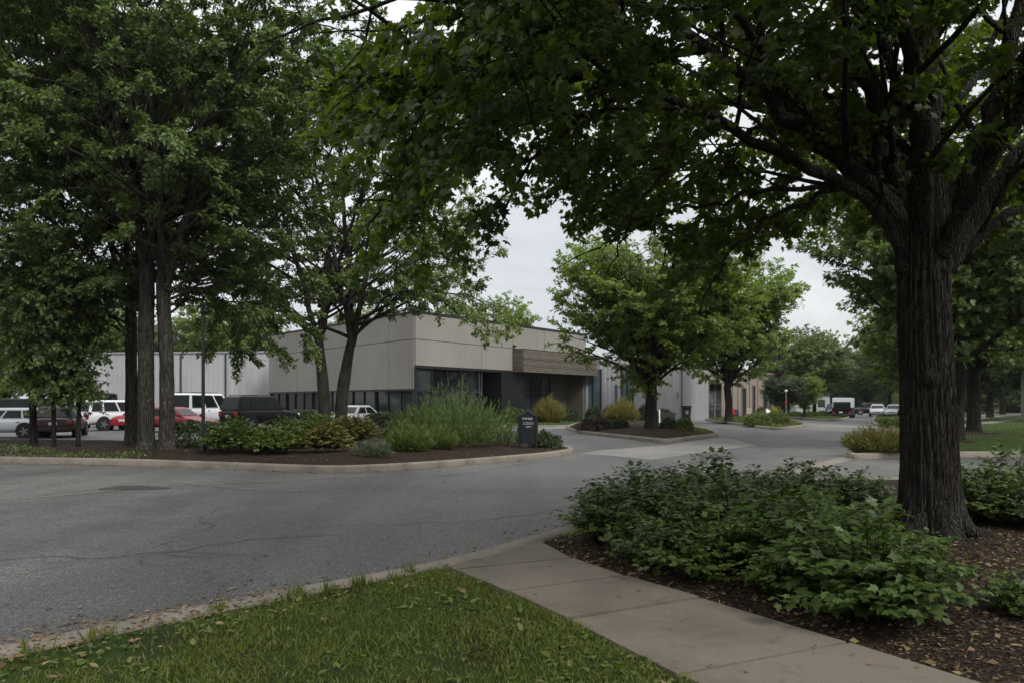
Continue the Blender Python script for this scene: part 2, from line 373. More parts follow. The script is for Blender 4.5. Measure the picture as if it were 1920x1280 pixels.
# ------------------------------------------------------------------ foliage engine
def unit(a): return a/(np.linalg.norm(a, axis=-1, keepdims=True)+1e-9)
T_MAPLE = (np.array([(0, 0, 0), (.12, .22, .02), (.02, .42, -.05), (.34, .30, .02), (.46, .52, -.06), (.58, .24, .02), (1.0, 0, -.10),
                     (.58, -.24, .02), (.46, -.52, -.06), (.34, -.30, .02), (.02, -.42, -.05), (.12, -.22, .02), (.4, 0, .05)]),
           np.array([(12, i, i+1) for i in range(0, 11)]+[(12, 11, 0)])[:, ::-1])
T_OVATE = (np.array([(0, 0, 0), (.25, .24, .03), (.6, .22, .02), (1, 0, -.12), (.6, -.22, .02), (.25, -.24, .03), (.45, 0, -.03)]),
           np.array([(6, 0, 1), (6, 1, 2), (6, 2, 3), (6, 3, 4), (6, 4, 5), (6, 5, 0)]))
T_LOBED = (np.array([(0, 0, 0), (.15, .26, .03), (.38, .22, .0), (.5, .42, -.04), (.62, .2, .02), (1, 0, -.14), (.62, -.2, .02), (.5, -.42, -.04), (.38, -.22, 0), (.15, -.26, .03), (.45, 0, -.04)]),
           np.array([(10, i, i+1) for i in range(0, 9)]+[(10, 9, 0)]))
T_DIAM = (np.array([(0, 0, 0), (.45, .33, .04), (1, 0, -.12), (.45, -.33, .04)]), np.array([(0, 1, 2), (0, 2, 3)]))
T_SPRIG = (np.array([(0, 0, 0), (.2, .3, .03), (.42, .16, .0), (.62, .40, -.04), (.7, .1, 0), (1, 0, -.12), (.7, -.1, 0), (.62, -.40, -.04), (.42, -.16, 0), (.2, -.3, .03)]),
           np.array([(0, 1, 2), (2, 3, 4), (4, 5, 6), (6, 7, 8), (8, 9, 0), (0, 2, 4), (0, 4, 6), (0, 6, 8)]))
T_BLADE = (np.array([(0, .05, 0), (0, -.05, 0), (.5, .045, .03), (.5, -.045, .03), (1, 0, -.06)]), np.array([(0, 1, 2), (1, 3, 2), (2, 3, 4)]))
def place(tmpl, pos, A, N, size, wid=None):
    tv, tf = tmpl; A = unit(A); B = unit(np.cross(N, A)); N = np.cross(A, B); n, k = len(pos), len(tv)
    w = np.ones(n) if wid is None else wid
    V = pos[:, None]+size[:, None, None]*(tv[None, :, 0, None]*A[:, None]+(tv[None, :, 1, None]*w[:, None, None])*B[:, None]+tv[None, :, 2, None]*N[:, None])
    Ft = tf[None]+(np.arange(n)*k)[:, None, None]
    return V.reshape(-1, 3), Ft.reshape(-1, 3)
def tubes(lines, sides):
    "lines = [(points, radii)] -> one quad mesh"
    VV, FF, off = [], [], 0
    for (P, r), k in zip(lines, sides):
        P = np.asarray(P, float); T = unit(np.gradient(P, axis=0)); m = T.mean(0)
        ref = np.array((1., 0, 0)) if abs(m[0]) < abs(m[1])+.2 else np.array((0, 1., 0))
        if abs(m[2]) < .5: ref = np.array((0, 0, 1.))
        U = unit(np.cross(T, ref)); W = np.cross(T, U); a = np.arange(k)/k*2*np.pi
        V = P[:, None]+np.asarray(r)[:, None, None]*(np.cos(a)[None, :, None]*U[:, None]+np.sin(a)[None, :, None]*W[:, None])
        n = len(P); i = np.arange(n-1)[:, None]*k; j = np.arange(k)[None]; j2 = (j+1) % k
        q = np.stack([i+j, i+j2, i+k+j2, i+k+j], -1).reshape(-1, 4)+off
        VV.append(V.reshape(-1, 3)); FF.append(q); off += n*k
    return np.vstack(VV), np.vstack(FF)
def spline(pts, n):
    P = np.asarray(pts, float); m = len(P); t = np.linspace(0, m-1, n); out = []
    for u in t:
        i = min(int(u), m-2); f = u-i
        p0, p1, p2, p3 = P[max(i-1, 0)], P[i], P[i+1], P[min(i+2, m-1)]
        out.append(.5*((2*p1)+(-p0+p2)*f+(2*p0-5*p1+4*p2-p3)*f*f+(-p0+3*p1-3*p2+p3)*f**3))
    return np.array(out)
class Env:
    def __init__(s, c, r, low=None): s.c, s.r, s.low = np.array(c, float), np.array(r, float), low
    def rz(s, z): return s.low if (s.low and z < s.c[2]) else s.r[2]
    def exit(s, p, d):
        rr = s.r.copy()
        if s.low and (p+d*2)[2] < s.c[2]: rr[2] = s.low
        q, e = (p-s.c)/rr, d/rr; a, b, c = e@e, 2*q@e, q@q-1; D = b*b-4*a*c
        if D <= 0: return .3
        t = (-b+math.sqrt(D))/(2*a); return max(.3, t)
def gen_tree(seed, stems, limbs, env, n_leaf, leaf, tmpl, outw=.55, hollow=0.0, sec=9, tert=.34, sec_cap=3.2, twig=(.55, 1.15), droop=.35, lift=.12, cull=None, sides=10, trunk_fn=None):
    """stems/limbs: (points, r0, r1).  A limb given as (start, dir, r0) runs to the envelope."""
    rs = np.random.RandomState(seed); lines, sd = [], []
    for pts, r0, r1 in stems:
        n = max(10, len(pts)*5); P = spline(pts, n); t = np.linspace(0, 1, n); lines.append((P, r0+(r1-r0)*t)); sd.append(14)
    secs = []
    for lb in limbs:
        if len(lb) == 3 and np.ndim(lb[1]) == 1 and len(lb[1]) == 3 and not np.ndim(lb[0]) == 2:
            p, d, r0 = np.array(lb[0], float), unit(np.array(lb[1], float)), lb[2]
            Ln = env.exit(p, d)*rs.uniform(.82, .97); n = 10; P = [p]; dd = d.copy()
            for i in range(n):
                dd = unit(dd+rs.normal(0, .07, 3)+np.array((0, 0, lift*(.6-i/n)))); P.append(P[-1]+dd*Ln/n)
            P = np.array(P); r1 = .012
        else:
            P = spline(lb[0], 5*len(lb[0])); r0, r1 = lb[1], lb[2]; P[1:-1] += rs.normal(0, .03, P[1:-1].shape)
        n = len(P); t = np.linspace(0, 1, n); lines.append((P, r1+(r0-r1)*(1-t)**.8)); sd.append(sides if r0 > .08 else 7)
        T = unit(np.gradient(P, axis=0)); Ll = np.linalg.norm(np.diff(P, axis=0), axis=1).sum()
        ns = max(3, int(Ll*sec/6)); sg = 1
        for k in range(ns+1):
            u = .2+.8*(k+rs.uniform(-.3, .3))/ns; u = min(max(u, .12), 1); i = u*(n-1); i0 = min(int(i), n-2); f = i-i0
            p = P[i0]*(1-f)+P[i0+1]*f; td = T[min(int(i), n-1)]
            side = unit(np.cross(td, np.array((0, 0, 1.)))+1e-6); sg = -sg; a = rs.uniform(.55, 1.15) if k < ns else rs.uniform(0, .3)
            upv = np.cross(side, td)
            roll = rs.uniform(-.9, .9)
            d = unit(td*math.cos(a)+math.sin(a)*(sg*side*math.cos(roll)+upv*math.sin(roll))+np.array((0, 0, rs.uniform(-.1, .22))))
            L2 = min(env.exit(p, d)*rs.uniform(.8, 1.04), sec_cap*rs.uniform(.6, 1.1)*(1.15-.45*u))
            if L2 < .25: L2 = .25
            m = 6; Q = [p]; dd = d.copy()
            for q in range(m):
                dd = unit(dd+rs.normal(0, .10, 3)+np.array((0, 0, .10-.22*q/m))); Q.append(Q[-1]+dd*L2/m)
            Q = np.array(Q); rr = max(.010, min(r0*.35, .018*L2+.006)); lines.append((Q, np.linspace(rr, .005, m+1))); sd.append(5); secs.append((Q, L2))
    tp, tdv, tl = [], [], []
    for Q, L2 in secs:
        n = len(Q); T = unit(np.gradient(Q, axis=0)); nt = max(2, int(L2/tert)); sg = 1
        for k in range(nt+1):
            u = min(.15+.85*(k+rs.uniform(-.3, .3))/nt, 1); i = max(u, 0)*(n-1); i0 = min(int(i), n-2); f = i-i0
            p = Q[i0]*(1-f)+Q[i0+1]*f; td = T[i0]; side = unit(np.cross(td, np.array((0, 0, 1.)))+1e-6); sg = -sg
            a = rs.uniform(.5, 1.2) if k < nt else .15
            d = unit(td*math.cos(a)+sg*side*math.sin(a)+np.array((0, 0, rs.uniform(-.25, .35)))); tp.append(p); tdv.append(d); tl.append(rs.uniform(*twig)*(1.1-.35*u))
    tp, tdv, tl = np.array(tp), np.array(tdv), np.array(tl)
    if cull is not None:
        k = cull(tp); tp, tdv, tl = tp[k], tdv[k], tl[k]
    if hollow:
        q_ = (tp-env.c)/env.r; rr_ = np.linalg.norm(q_, axis=1); core_ = np.exp(-((tp[:, 0]-env.c[0])/4.0)**2)*(tp[:, 1] < 1.2)*(tp[:, 2] < env.c[2]+3.2)
        pk = np.where(rr_ < .5, .35, 1.0)*(1-hollow*core_); k = rs.rand(len(tp)) < pk; tp, tdv, tl = tp[k], tdv[k], tl[k]
    # twigs
    dn = np.array((0, 0, -1.))
    def on(i, t): return tp[i]+tdv[i]*(tl[i]*t)[:, None]+dn*(droop*tl[i]*t*t)[:, None]
    nT = len(tp); idx = np.arange(nT); pts3 = np.stack([on(idx, np.full(nT, t)) for t in (0, .5, 1)], 1)
    V1, F1 = tubes(lines, sd)
    U = unit(np.cross(tdv, np.array((0, 0, 1.)))+1e-6); W = np.cross(tdv, U); VT = []
    for j, r in enumerate((.007, .005, .002)):
        for a in (0, 2.09, 4.19): VT.append(pts3[:, j]+r*(math.cos(a)*U+math.sin(a)*W))
    VT = np.stack(VT, 1).reshape(-1, 3); q = []
    for j in range(2):
        for a in range(3): q.append((j*3+a, j*3+(a+1) % 3, j*3+3+(a+1) % 3, j*3+3+a))
    FT = (np.array(q)[None]+(np.arange(nT)*9)[:, None, None]).reshape(-1, 4)+len(V1)
    wood = (np.vstack([V1, VT]), np.vstack([F1, FT]))
    # leaves
    pr = tl/tl.sum(); i = rs.choice(nT, n_leaf, p=pr); t = np.clip(rs.beta(1.6, 1.1, n_leaf), .05, 1.0)
    d = tdv[i]; side = U[i]*np.where(rs.rand(n_leaf) < .5, -1, 1)[:, None]
    A = .5*d+.8*side*rs.uniform(.2, 1, n_leaf)[:, None]+dn*rs.uniform(0, .75, n_leaf)[:, None]+rs.normal(0, .25, (n_leaf, 3))
    N = np.array((0, 0, .8))+outw*unit(tp[i]-env.c)+rs.normal(0, .42, (n_leaf, 3)); s = leaf*rs.uniform(.5, 1.3, n_leaf)
    pos = on(i, t)+unit(A)*.05+rs.normal(0, .05, (n_leaf, 3))
    return wood, place(tmpl, pos, A, N, s, rs.uniform(.8, 1.15, n_leaf))
def build_tree(name, label, cat, loc, data, leafm, barkm, group=None, rz=0.0, scale=1.0):
    (Vw, Fw), (Vl, Fl) = data
    t = thing(name, label, cat, loc, rz, group); t.scale = (scale,)*3
    np_mesh('trunk', Vw, Fw, barkm, t, True); np_mesh('crown', Vl, Fl, leafm, t); return t
def flare(r, h, z=0.0, n=14, seed=0, x=0., y=0.):
    pass
def trunk_mesh(path, radii, seed, sides=64, rings=120, flare_h=.7, flare_k=1.7, ridge=.035, ridges=17, roots=6):
    "a furrowed trunk with root flare"
    rs = np.random.RandomState(seed); P = spline(path, rings); t = np.linspace(0, 1, rings)
    r = np.interp(t, np.linspace(0, 1, len(radii)), radii); z = P[:, 2]-P[0, 2]
    a = np.arange(sides)/sides*2*np.pi; ph = rs.uniform(0, 6.28, 4)
    fl = np.exp(-z/flare_h*3.0)
    rootw = .5+.5*np.cos(roots*a[None]+ph[0]+.5*np.sin(2*a[None]+ph[1])); rootw = rootw**1.6
    rr = r[:, None]*(1+flare_k*fl[:, None]*(.16+.55*rootw))
    wz = z[:, None]
    w = 1.1*(vnoise(wz*1.3+5*np.cos(a)[None], 3*np.sin(a)[None]+wz*.2)-.5)*2
    cell = np.abs(np.sin(.5*(ridges*a[None]+w*2.2+.5*np.sin(wz*5+a[None]*3))))
    cell2 = np.abs(np.sin(.5*(ridges*2.0*a[None]-w*3+1.3*wz+2*np.sin(wz*2.6))))
    brk = vnoise(wz*6+40*np.cos(a)[None], wz*2+40*np.sin(a)[None])
    rr = rr+ridge*(cell**.6-.6)+ridge*.4*(cell2**.7-.6)+ridge*.5*(brk-.5)
    V = np.stack([P[:, 0, None]+rr*np.cos(a), P[:, 1, None]+rr*np.sin(a), np.repeat(P[:, 2, None], sides, 1)], -1).reshape(-1, 3)
    i = np.arange(rings-1)[:, None]*sides; j = np.arange(sides)[None]; j2 = (j+1) % sides
    return V, np.stack([i+j, i+j2, i+sides+j2, i+sides+j], -1).reshape(-1, 4)
def radial_limbs(rs, base, z0, z1, n, el, r0, phase=0.0):
    out = []
    for k in range(n):
        u = (k+.5)/n; ph = phase+k*2.399+rs.uniform(-.25, .25); e = R(rs.uniform(*el))*(.75+.5*u)
        e = min(e, R(85)); out.append(((base[0], base[1], z0+(z1-z0)*u), (math.cos(ph)*math.cos(e), math.sin(ph)*math.cos(e), math.sin(e)), r0*rs.uniform(.75, 1.1)*(1.1-.35*u)))
    return out

# ================================================================== SETTING
def P2(lst): return np.array([G2(*p) for p in lst])
ground = sheet('ground', [(-900, -300), (900, -300), (900, 1200), (-900, 1200)], -.06, M['grass_far'])
road = sheet('road', [(-75, -14), (40, -14), (40, 30), (75, 95), (75, 118), (-75, 118)], 0.0, M['asphalt'])
lot = sheet('parking_lot', list(P2([(-700, 822), (640, 824), (760, 812), (760, 800), (520, 786), (-400, 786)])), .004, M['asphalt_pale'])
KERB = [(0, -.03), (0, .12), (.025, .155), (.05, .165), (.15, .165), (.18, .15), (.19, .08)]
def island(outline, mat, rise=.2, reach=1.6, rounds=2, step=.5, h=1.0, rough=.03):
    P = resample(chaikin(ccw(P2(outline)), rounds, True, .18), .35)
    sweep('kerb', P, [(o, z*h) for o, z in KERB], M['kerb'])
    return Land('planting_bed', offset(P, .165), .135*h, rise, reach, mat, step, rough)
bed_left = island([(-420, 860), (0, 867), (250, 872), (450, 880), (620, 887), (740, 882), (900, 870), (1030, 858), (1082, 849), (1055, 840), (1000, 834), (720, 832), (640, 833), (300, 834), (60, 831), (-420, 828)], M['mulch'], .16, 2.5)
bed_mid = island([(1058, 805), (1085, 812), (1142, 819), (1190, 824), (1248, 831), (1300, 824), (1352, 817), (1330, 808), (1290, 801), (1130, 793), (1075, 796)], M['mulch'], .22, 2.0)
lawn_c = island([(1318, 788), (1380, 796), (1456, 807), (1518, 799), (1490, 790), (1420, 784), (1340, 784)], M['grass_far'], .15, 3)
lawn_d = island([(1440, 778), (1480, 784), (1567, 790), (1592, 784), (1600, 777), (1500, 774)], M['grass_far'], .1, 3)
lawn_r = island([(1578, 861), (1700, 857), (1920, 856), (2900, 856), (2900, 776), (1900, 779), (1795, 791), (1700, 813), (1655, 828), (1620, 844)], M['grass_far'], .18, 3, 1)
lawn_s = island([(1633, 797), (1690, 802), (1770, 791), (1880, 774), (1700, 771), (1652, 775), (1637, 783)], M['grass_far'], .1, 3)
bed_front = island([(940, 804), (1000, 800), (1085, 798), (1092, 792), (1050, 789), (1010, 787), (950, 792)], M['grass_far'], .1, 2, 1, 1.0, .6)
bed_white = island([(1100, 797), (1180, 798), (1262, 796), (1268, 790), (1180, 788.5), (1104, 788.5)], M['grass_far'], .1, 2, 1, 1.0, .6)
for q in ([(1265, 796), (1340, 791), (1325, 787), (1268, 787.5)], [(1340, 791), (1470, 785), (1460, 778.5), (1325, 786.5)], [(985, 812), (1055, 804), (1090, 798), (1000, 801), (940, 806)]):
    sheet('pavement', list(P2(q)), .02, M['apron'])
sheet('driveway_apron', list(P2([(1086, 850), (1150, 854), (1222, 861), (1320, 847), (1420, 834), (1358, 819), (1300, 826), (1247, 834), (1130, 842)])), .004, M['apron'])
sheet('driveway_apron', list(P2([(1520, 799), (1600, 801), (1640, 803), (1660, 800), (1600, 797), (1500, 791), (1480, 792)])), .004, M['apron'])
Z_PATH = .1
cpath = [np.array(G(x, y, .17)) for x, y in ((1796, 803), (1850, 795.5), (1905, 789))]
cp2 = np.array([p[:2] for p in cpath]); a_, b_ = offset(cp2, .6, False), offset(cp2, -.6, False)
MB().loft([[(*a, float(lawn_r.z([a])[0])-.1), (*a, float(lawn_r.z([a])[0])+.03), (*b, float(lawn_r.z([b])[0])+.03), (*b, float(lawn_r.z([b])[0])-.1)] for a, b in zip(a_, b_)]).build('path', M['apron'])['kind'] = 'structure'

# near kerb, path, lawn and shrub bed
K = chaikin([(-9.2, -1.3)]+[G2(*p) for p in ((0, 1237), (400, 1149), (830, 1068), (1065, 996), (1250, 950), (1436, 903))]+[G2(1600, 902), G2(1960, 905), G2(2900, 905)], 2, False, .2)
K = resample(K, .3, False)
NK = [(.0, -.03), (.0, .06), (-.02, .09), (-.05, .1), (-.29, .1), (-.31, .06)]
sweep('kerb', K, NK, M['kerb'], False)
# weathered gutter strip along the near kerb and the mouth of the side street
sweep('gutter', K[K[:, 1] < 15.5], [(.34, .003), (.002, .004)], M['asphalt_pale'], False)
gp = chaikin(P2([(1400, 910), (1500, 882), (1575, 863), (1625, 845), (1660, 829)]), 2, False)
sweep('gutter', resample(gp, .4, False), [(.25, .005), (-.22, .005)], M['kerb'], False)
Kin = offset(K, -.30, False)
def kin_upto(y0, y1): return Kin[(Kin[:, 1] >= y0) & (Kin[:, 1] <= y1)]
Rj = P2([(1003, 1024), (1075, 1063), (1175, 1099), (1317, 1142), (1595, 1231)])
Lj = P2([(832, 1073), (850, 1087), (950, 1131), (1062, 1186), (1268, 1297)])
for k in range(1, 5):
    Rj = np.vstack([Rj, Rj[-1]+np.array((.66, -1.2))]); Lj = np.vstack([Lj, Lj[-1]+np.array((.66, -1.22))])
pb = MB()
for i in range(len(Rj)-1):
    q = np.array([Lj[i], Lj[i+1], Rj[i+1], Rj[i]]); q = offset(ccw(q), .028)
    pb.prism([tuple(p) for p in q], .02, .1+.004*((i*7) % 3-1))
pb.build('path', M['path'])['kind'] = 'structure'
sheet('path_bed', [tuple(p) for p in np.vstack([Lj, Rj[::-1]])], .06, M['mulch'])
kl = Kin[(Kin[:, 0] < Lj[0][0]-.02)]
LAWN = np.vstack([kl, Lj, [(-9.2, -9)]])
lawn = Land('lawn', LAWN, .085, .02, .5, M['lawn'], .25, .02)
kr = Kin[(Kin[:, 0] > Rj[0][0]+.06) & (Kin[:, 1] > 5)]
BED = np.vstack([Rj[::-1], kr, [(kr[-1][0], -6)]])
bed_near = Land('planting_bed', BED, .075, .09, 1.2, M['mulch'], .3, .03)

# damp patch and old patches in the asphalt
a_ = np.arange(48)/48*6.2832; rz_ = .62+.5*vnoise(np.cos(a_)*2.2+5, np.sin(a_)*2.2+3); pm = np.array(G2(246, 914.5))
sheet('road_patch', list(np.stack([pm[0]+np.cos(a_)*rz_*.75, pm[1]+np.sin(a_)*rz_*.42], 1)), .007, M['asphalt_dark'])
sheet('old_concrete_patch', list(P2([(-60, 938), (60, 933), (300, 909), (560, 901), (640, 893), (520, 892), (250, 893), (-60, 890)])), .003, M['asphalt_pale'])
sw = resample(chaikin(P2([(-80, 937), (90, 932), (200, 919), (330, 910), (470, 903), (600, 897), (760, 889)]), 1, False), .4, False)
sw[:, 1] += (vnoise(sw[:, 0]*2, sw[:, 1])-.5)*.12
sweep('road_seam', sw, [(.05, .006), (-.05, .006)], M['kerb'], False)

for pts_, wd in (([(-40, 1052), (60, 1046), (250, 1043), (380, 1024), (490, 1010), (640, 1003)], .010), ([(560, 990), (700, 984), (960, 974), (1100, 940)], .009), ([(330, 905), (520, 926), (640, 915), (900, 884), (1010, 866)], .012), ([(1120, 900), (1300, 872), (1440, 842), (1560, 815)], .014), ([(1085, 846), (1246, 834), (1420, 833), (1530, 812)], .02)):
    ck = resample(chaikin(P2(pts_), 1, False), .12, False); t_ = np.arange(len(ck)); ck = ck+np.stack([vnoise(t_*.45+wd*900, t_*0+.3)-.5, vnoise(t_*.4+wd*500, t_*0+7.3)-.5], 1)*.22
    sweep('road_crack', ck, [(wd, .0065), (-wd*.5, .0065)], M['tar'], False)
# ================================================================== BUILDINGS
CN = np.array((-6.46, 53.0)); LE = np.array((-21.88, 71.8)); RE = np.array((6.6, 71.4)); HT = 7.55
dR = (RE-CN)/np.linalg.norm(RE-CN); lenR = np.linalg.norm(RE-CN); nR = np.array((dR[1], -dR[0]))
dL = (LE-CN)/np.linalg.norm(LE-CN); lenL = np.linalg.norm(LE-CN); nL = np.array((-dL[1], dL[0]))
def s_at(x, d):        # distance along a face where photo column x meets it
    k = (x-960)/F; return (k*CN[1]-CN[0])/(d[0]-k*d[1])
class Face:
    def __init__(s, O, d, n): s.O, s.d, s.n = np.array(O, float), d, n; s.rz = math.atan2(d[1], d[0])
    def box(s, mb, s0, s1, z0, z1, o0, o1, bevel=0.0):
        c = s.O+s.d*(s0+s1)/2+s.n*(o0+o1)/2
        mb.box((c[0], c[1], (z0+z1)/2), (s1-s0, abs(o1-o0), z1-z0), s.rz, bevel); return mb
FR, FL = Face(CN, dR, nR), Face(CN, dL, nL)
office = thing('office_building', 'low concrete panel office with dark ribbon windows and a wooden slatted canopy', 'building', (CN[0], CN[1], 0))
def off(mb, name, mat, parent=office):
    o = mb.build(name, mat, parent)
    if parent is office: o.matrix_parent_inverse = Matrix.Translation((-CN[0], -CN[1], 0))
    return o
s902, s940, s960, s982, s1030 = (s_at(x, dR) for x in (902, 938, 960, 982, 1030))
core = MB(); ins = .35
foot = [CN-nR*ins-nL*ins*1.0, RE-nR*ins, RE-nR*14+dR*0, LE-nL*ins-nL*8+dL*0, LE-nL*ins]
# core set back so that the recessed entrance stays open
core.prism([tuple(p) for p in (CN+dL*.35-nL*.3, CN+dR*.35-nR*.3, CN+dR*(s902-.1)-nR*.3, CN+dR*(s902-.1)-nR*3.2, RE-nR*3.2, RE+np.array((-6, 12)), LE+np.array((6, 14)), LE-nL*.3)], 0, 4.1)
off(core, 'wall', M['wall_core'])
up = MB(); up.prism([tuple(p) for p in (CN+dL*.2-nL*.12, CN+dR*.2-nR*.12, RE-nR*.12, RE+np.array((-6, 12)), LE+np.array((6, 14)), LE-nL*.12)], 4.11, HT-.06)
off(up, 'upper_wall', M['wall_core'])
pn = MB(); g = .018; ZS = 5.8
rs_ = [0.0, s902, s960, s_at(1020, dR), s_at(1060, dR), lenR]
for a, b in zip(rs_, rs_[1:]):
    FR.box(pn, a+g, b-g, 4.08, ZS-g, -.11, .06, .01); FR.box(pn, a+g, b-g, ZS+g, HT-.02, -.11, .06, .01)
ls_ = [.0]+[s_at(x, dL) for x in (730, 660, 606, 557, 505)]
for a, b in zip(ls_, ls_[1:]):
    FL.box(pn, a+g+(.075 if a == 0 else 0), b-g, 2.52, ZS-g-.9*0, -.11, .06, .01); FL.box(pn, a+g+(.075 if a == 0 else 0), b-g, ZS+g, HT-.02, -.11, .06, .01)
off(pn, 'concrete_panels', M['wall_side'])
tr = MB(); FR.box(tr, -.08, lenR+.05, HT, HT+.16, -.3, .11); FL.box(tr, .12, lenL+.05, HT-.001, HT+.12, -.3, .10)
FR.box(tr, .02, s960, 3.9, 4.06, -.2, .075); FL.box(tr, .09, lenL, 2.40, 2.5, -.2, .065)
off(tr, 'cornice', M['trim'])
# right face: tall dark window wall
fr = MB()
cols = [.05]+[s_at(x, dR) for x in (783, 811, 840, 866, 876, 898)]
gb = MB()
for a, b in zip([.2]+cols[1:], cols[1:]+[s902]):
    for z0, z1 in ((.35, 2.33), (2.37, 3.9)): FR.box(gb, a+.01, b-.01, z0, z1, -.28, -.1-.004*((int(a*10)) % 3))
off(gb, 'window', M['glass'])
for s_ in cols[1:]: FR.box(fr, s_-.05, s_+.05, .3, 3.9, -.2, -.03)
FR.box(fr, .0, .22, 0, 3.9, -.28, .02)
FR.box(fr, .22, s902, 2.30, 2.42, -.2, -.035); FR.box(fr, .22, s902, 0, .35, -.28, 0.0)
off(fr, 'window_frame', M['trim'])
# curtains behind upper panes are visible as pale bands
# left face: ribbon window
fl_ = MB(); nmu = 14; gl = MB()
for k in range(nmu): FL.box(gl, .25+(lenL-.5)*k/nmu+.01, .25+(lenL-.5)*(k+1)/nmu-.01, .75, 2.4, -.28, -.12-.003*(k % 3))
off(gl, 'window', M['glass'])
for k in range(nmu+1):
    s_ = .15+(lenL-.3)*k/nmu; FL.box(fl_, s_-.04, s_+.04, .7, 2.4, -.2, -.02 if k % 3 else .03)
FL.box(fl_, .1, lenL, 0, .72, -.28, .01)
off(fl_, 'window_frame', M['trim'])
# entrance recess: black pier, glazed doors, tan return wall
en = MB(); FR.box(en, s902+.05, s940, 0, 3.98, -2.6, -2.4); FR.box(en, s902+.1, s902+.22, 0, 3.98, -2.4, -.05); off(en, 'entrance_screen', M['glass'])
bp = MB(); FR.box(bp, s940, s982-.1, 0, 3.9, -1.7, .12); off(bp, 'entrance_pier', M['black'])
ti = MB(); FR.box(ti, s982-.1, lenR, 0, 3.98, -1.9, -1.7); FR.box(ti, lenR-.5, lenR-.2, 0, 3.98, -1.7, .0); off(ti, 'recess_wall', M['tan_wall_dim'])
gd = MB(); D0, D1 = s982+2.2, s1030+2.6; FR.box(gd, D0, D1, .1, 3.6, -1.69, -1.62); off(gd, 'entrance_door', M['glass'])
gf = MB()
for k in range(4): s_ = D0+(D1-D0)*k/3; FR.box(gf, s_-.06, s_+.06, 0, 3.7, -1.685, -1.56)
FR.box(gf, D0, D1, 2.4, 2.5, -1.68, -1.57); FR.box(gf, D0, D1, 3.6, 3.7, -1.68, -1.57); off(gf, 'door_frame', M['black'])
wp = MB(); FR.box(wp, lenR-.15, lenR+.35, 0, 4.0, -.35, .12, .02); off(wp, 'pillar', M['white_siding2'])
cn = MB(); FR.box(cn, s960, lenR+.2, 3.98, 4.03, -1.85, 1.05); FR.box(cn, s960+.02, lenR+.2, 5.70, 5.76, .07, 1.1)
off(cn, 'canopy_soffit', M['trim'])
cw = MB(); nsl = 12; zz = np.linspace(3.96, 5.70, nsl+1)
for a, b in zip(zz, zz[1:]):
    j = .012*((int(a*100)*7) % 5)
    FR.box(cw, s960, lenR+.2, a+.014, b-.014, 1.02, 1.10+j*.6, .006); FR.box(cw, s960-.05, s960+.03-.0, a+.014, b-.014, .065, 1.018, .006)
off(cw, 'canopy_cladding', M['wood'])
cb = MB(); FR.box(cb, s960+.04, lenR+.18, 4.04, 5.69, .07, 1.01); off(cb, 'canopy_core', M['wall_core'])
# security lamp
sl = thing('wall_lamp', 'small black floodlight fixed to the concrete wall above the dark windows', 'lamp', tuple((CN+dR*s_at(907, dR)+nR*.06))+(5.95,), FR.rz)
MB().box((0, -.03, 0), (.2, .06, .25), 0, .01).build('bracket', M['black'], sl)
MB().box((0, -.22, .02), (.34, .32, .24), 0, .03, R(25)).build('housing', M['black'], sl)
MB().box((0, -.36, -.06), (.28, .02, .16), 0, .0, R(25)).build('lens', M['carglass'], sl)
sl2 = thing('wall_lamp', 'small dark lamp mounted on the wall at the end of the wooden canopy', 'lamp', tuple((CN+dR*(s960+.1)+nR*.06))+(5.98,), FR.rz)
MB().box((0, -.03, 0), (.14, .06, .16), 0, .01).build('bracket', M['black'], sl2)
MB().box((0, -.14, .02), (.2, .18, .13), 0, .02, R(20)).build('housing', M['black'], sl2)

def corrugated(a, b, z0, z1, pitch, depth, mat, parent, name='wall', nrm=1):
    a, b = np.array(a, float), np.array(b, float); d = (b-a); ln = np.linalg.norm(d); d /= ln; n = np.array((d[1], -d[0]))*nrm
    N = int(ln/pitch); off_ = []
    for i in range(N):
        s0 = i*pitch
        off_ += [(s0, 0), (s0+pitch*.35, 0), (s0+pitch*.45, depth), (s0+pitch*.85, depth), (s0+pitch*.95, 0)]
    off_.append((ln, 0))
    V, Q = [], []
    for s_, o in off_:
        p = a+d*s_+n*o; V += [(p[0], p[1], z0), (p[0], p[1], z1)]
    for i in range(len(off_)-1): Q.append((2*i, 2*i+2, 2*i+3, 2*i+1))
    return np_mesh(name, V, np.array(Q), mat, parent)
# white warehouse behind the car park
wh = thing('warehouse', 'long white ribbed metal warehouse behind the parked cars', 'building')
wa, wb_ = (-47, 79.0), (-22.6, 76.0)
corrugated(wa, wb_, 0, 6.35, .55, .012, M['white_siding'], wh)
MB().prism([(-47, 79.2), (-22.6, 76.2), (-20, 98), (-45, 101)], 0, 6.3).build('roof', M['white_siding2'], wh)
t_ = MB(); dW = np.array(wb_)-np.array(wa); lw = np.linalg.norm(dW); dW /= lw; FW = Face(wa, dW, np.array((dW[1], -dW[0])))
FW.box(t_, -.1, lw+.05, 6.35, 6.5, -.3, .12); t_.build('cornice', M['white_siding2'], wh)
for x in (340, 424):
    s_ = ((x-960)/F*wa[1]-wa[0])/(dW[0]-(x-960)/F*dW[1]); tb = MB(); FW.box(tb, s_-.06, s_+.06, 0, 6.3, .06, .17); tb.build('downpipe', M['plastic'], wh)
for x in (100,):
    s_ = ((x-960)/F*wa[1]-wa[0])/(dW[0]-(x-960)/F*dW[1]); tb = MB(); FW.box(tb, s_-.12, s_+.12, 0, 6.3, .06, .2); tb.build('downpipe', M['plastic'], wh)
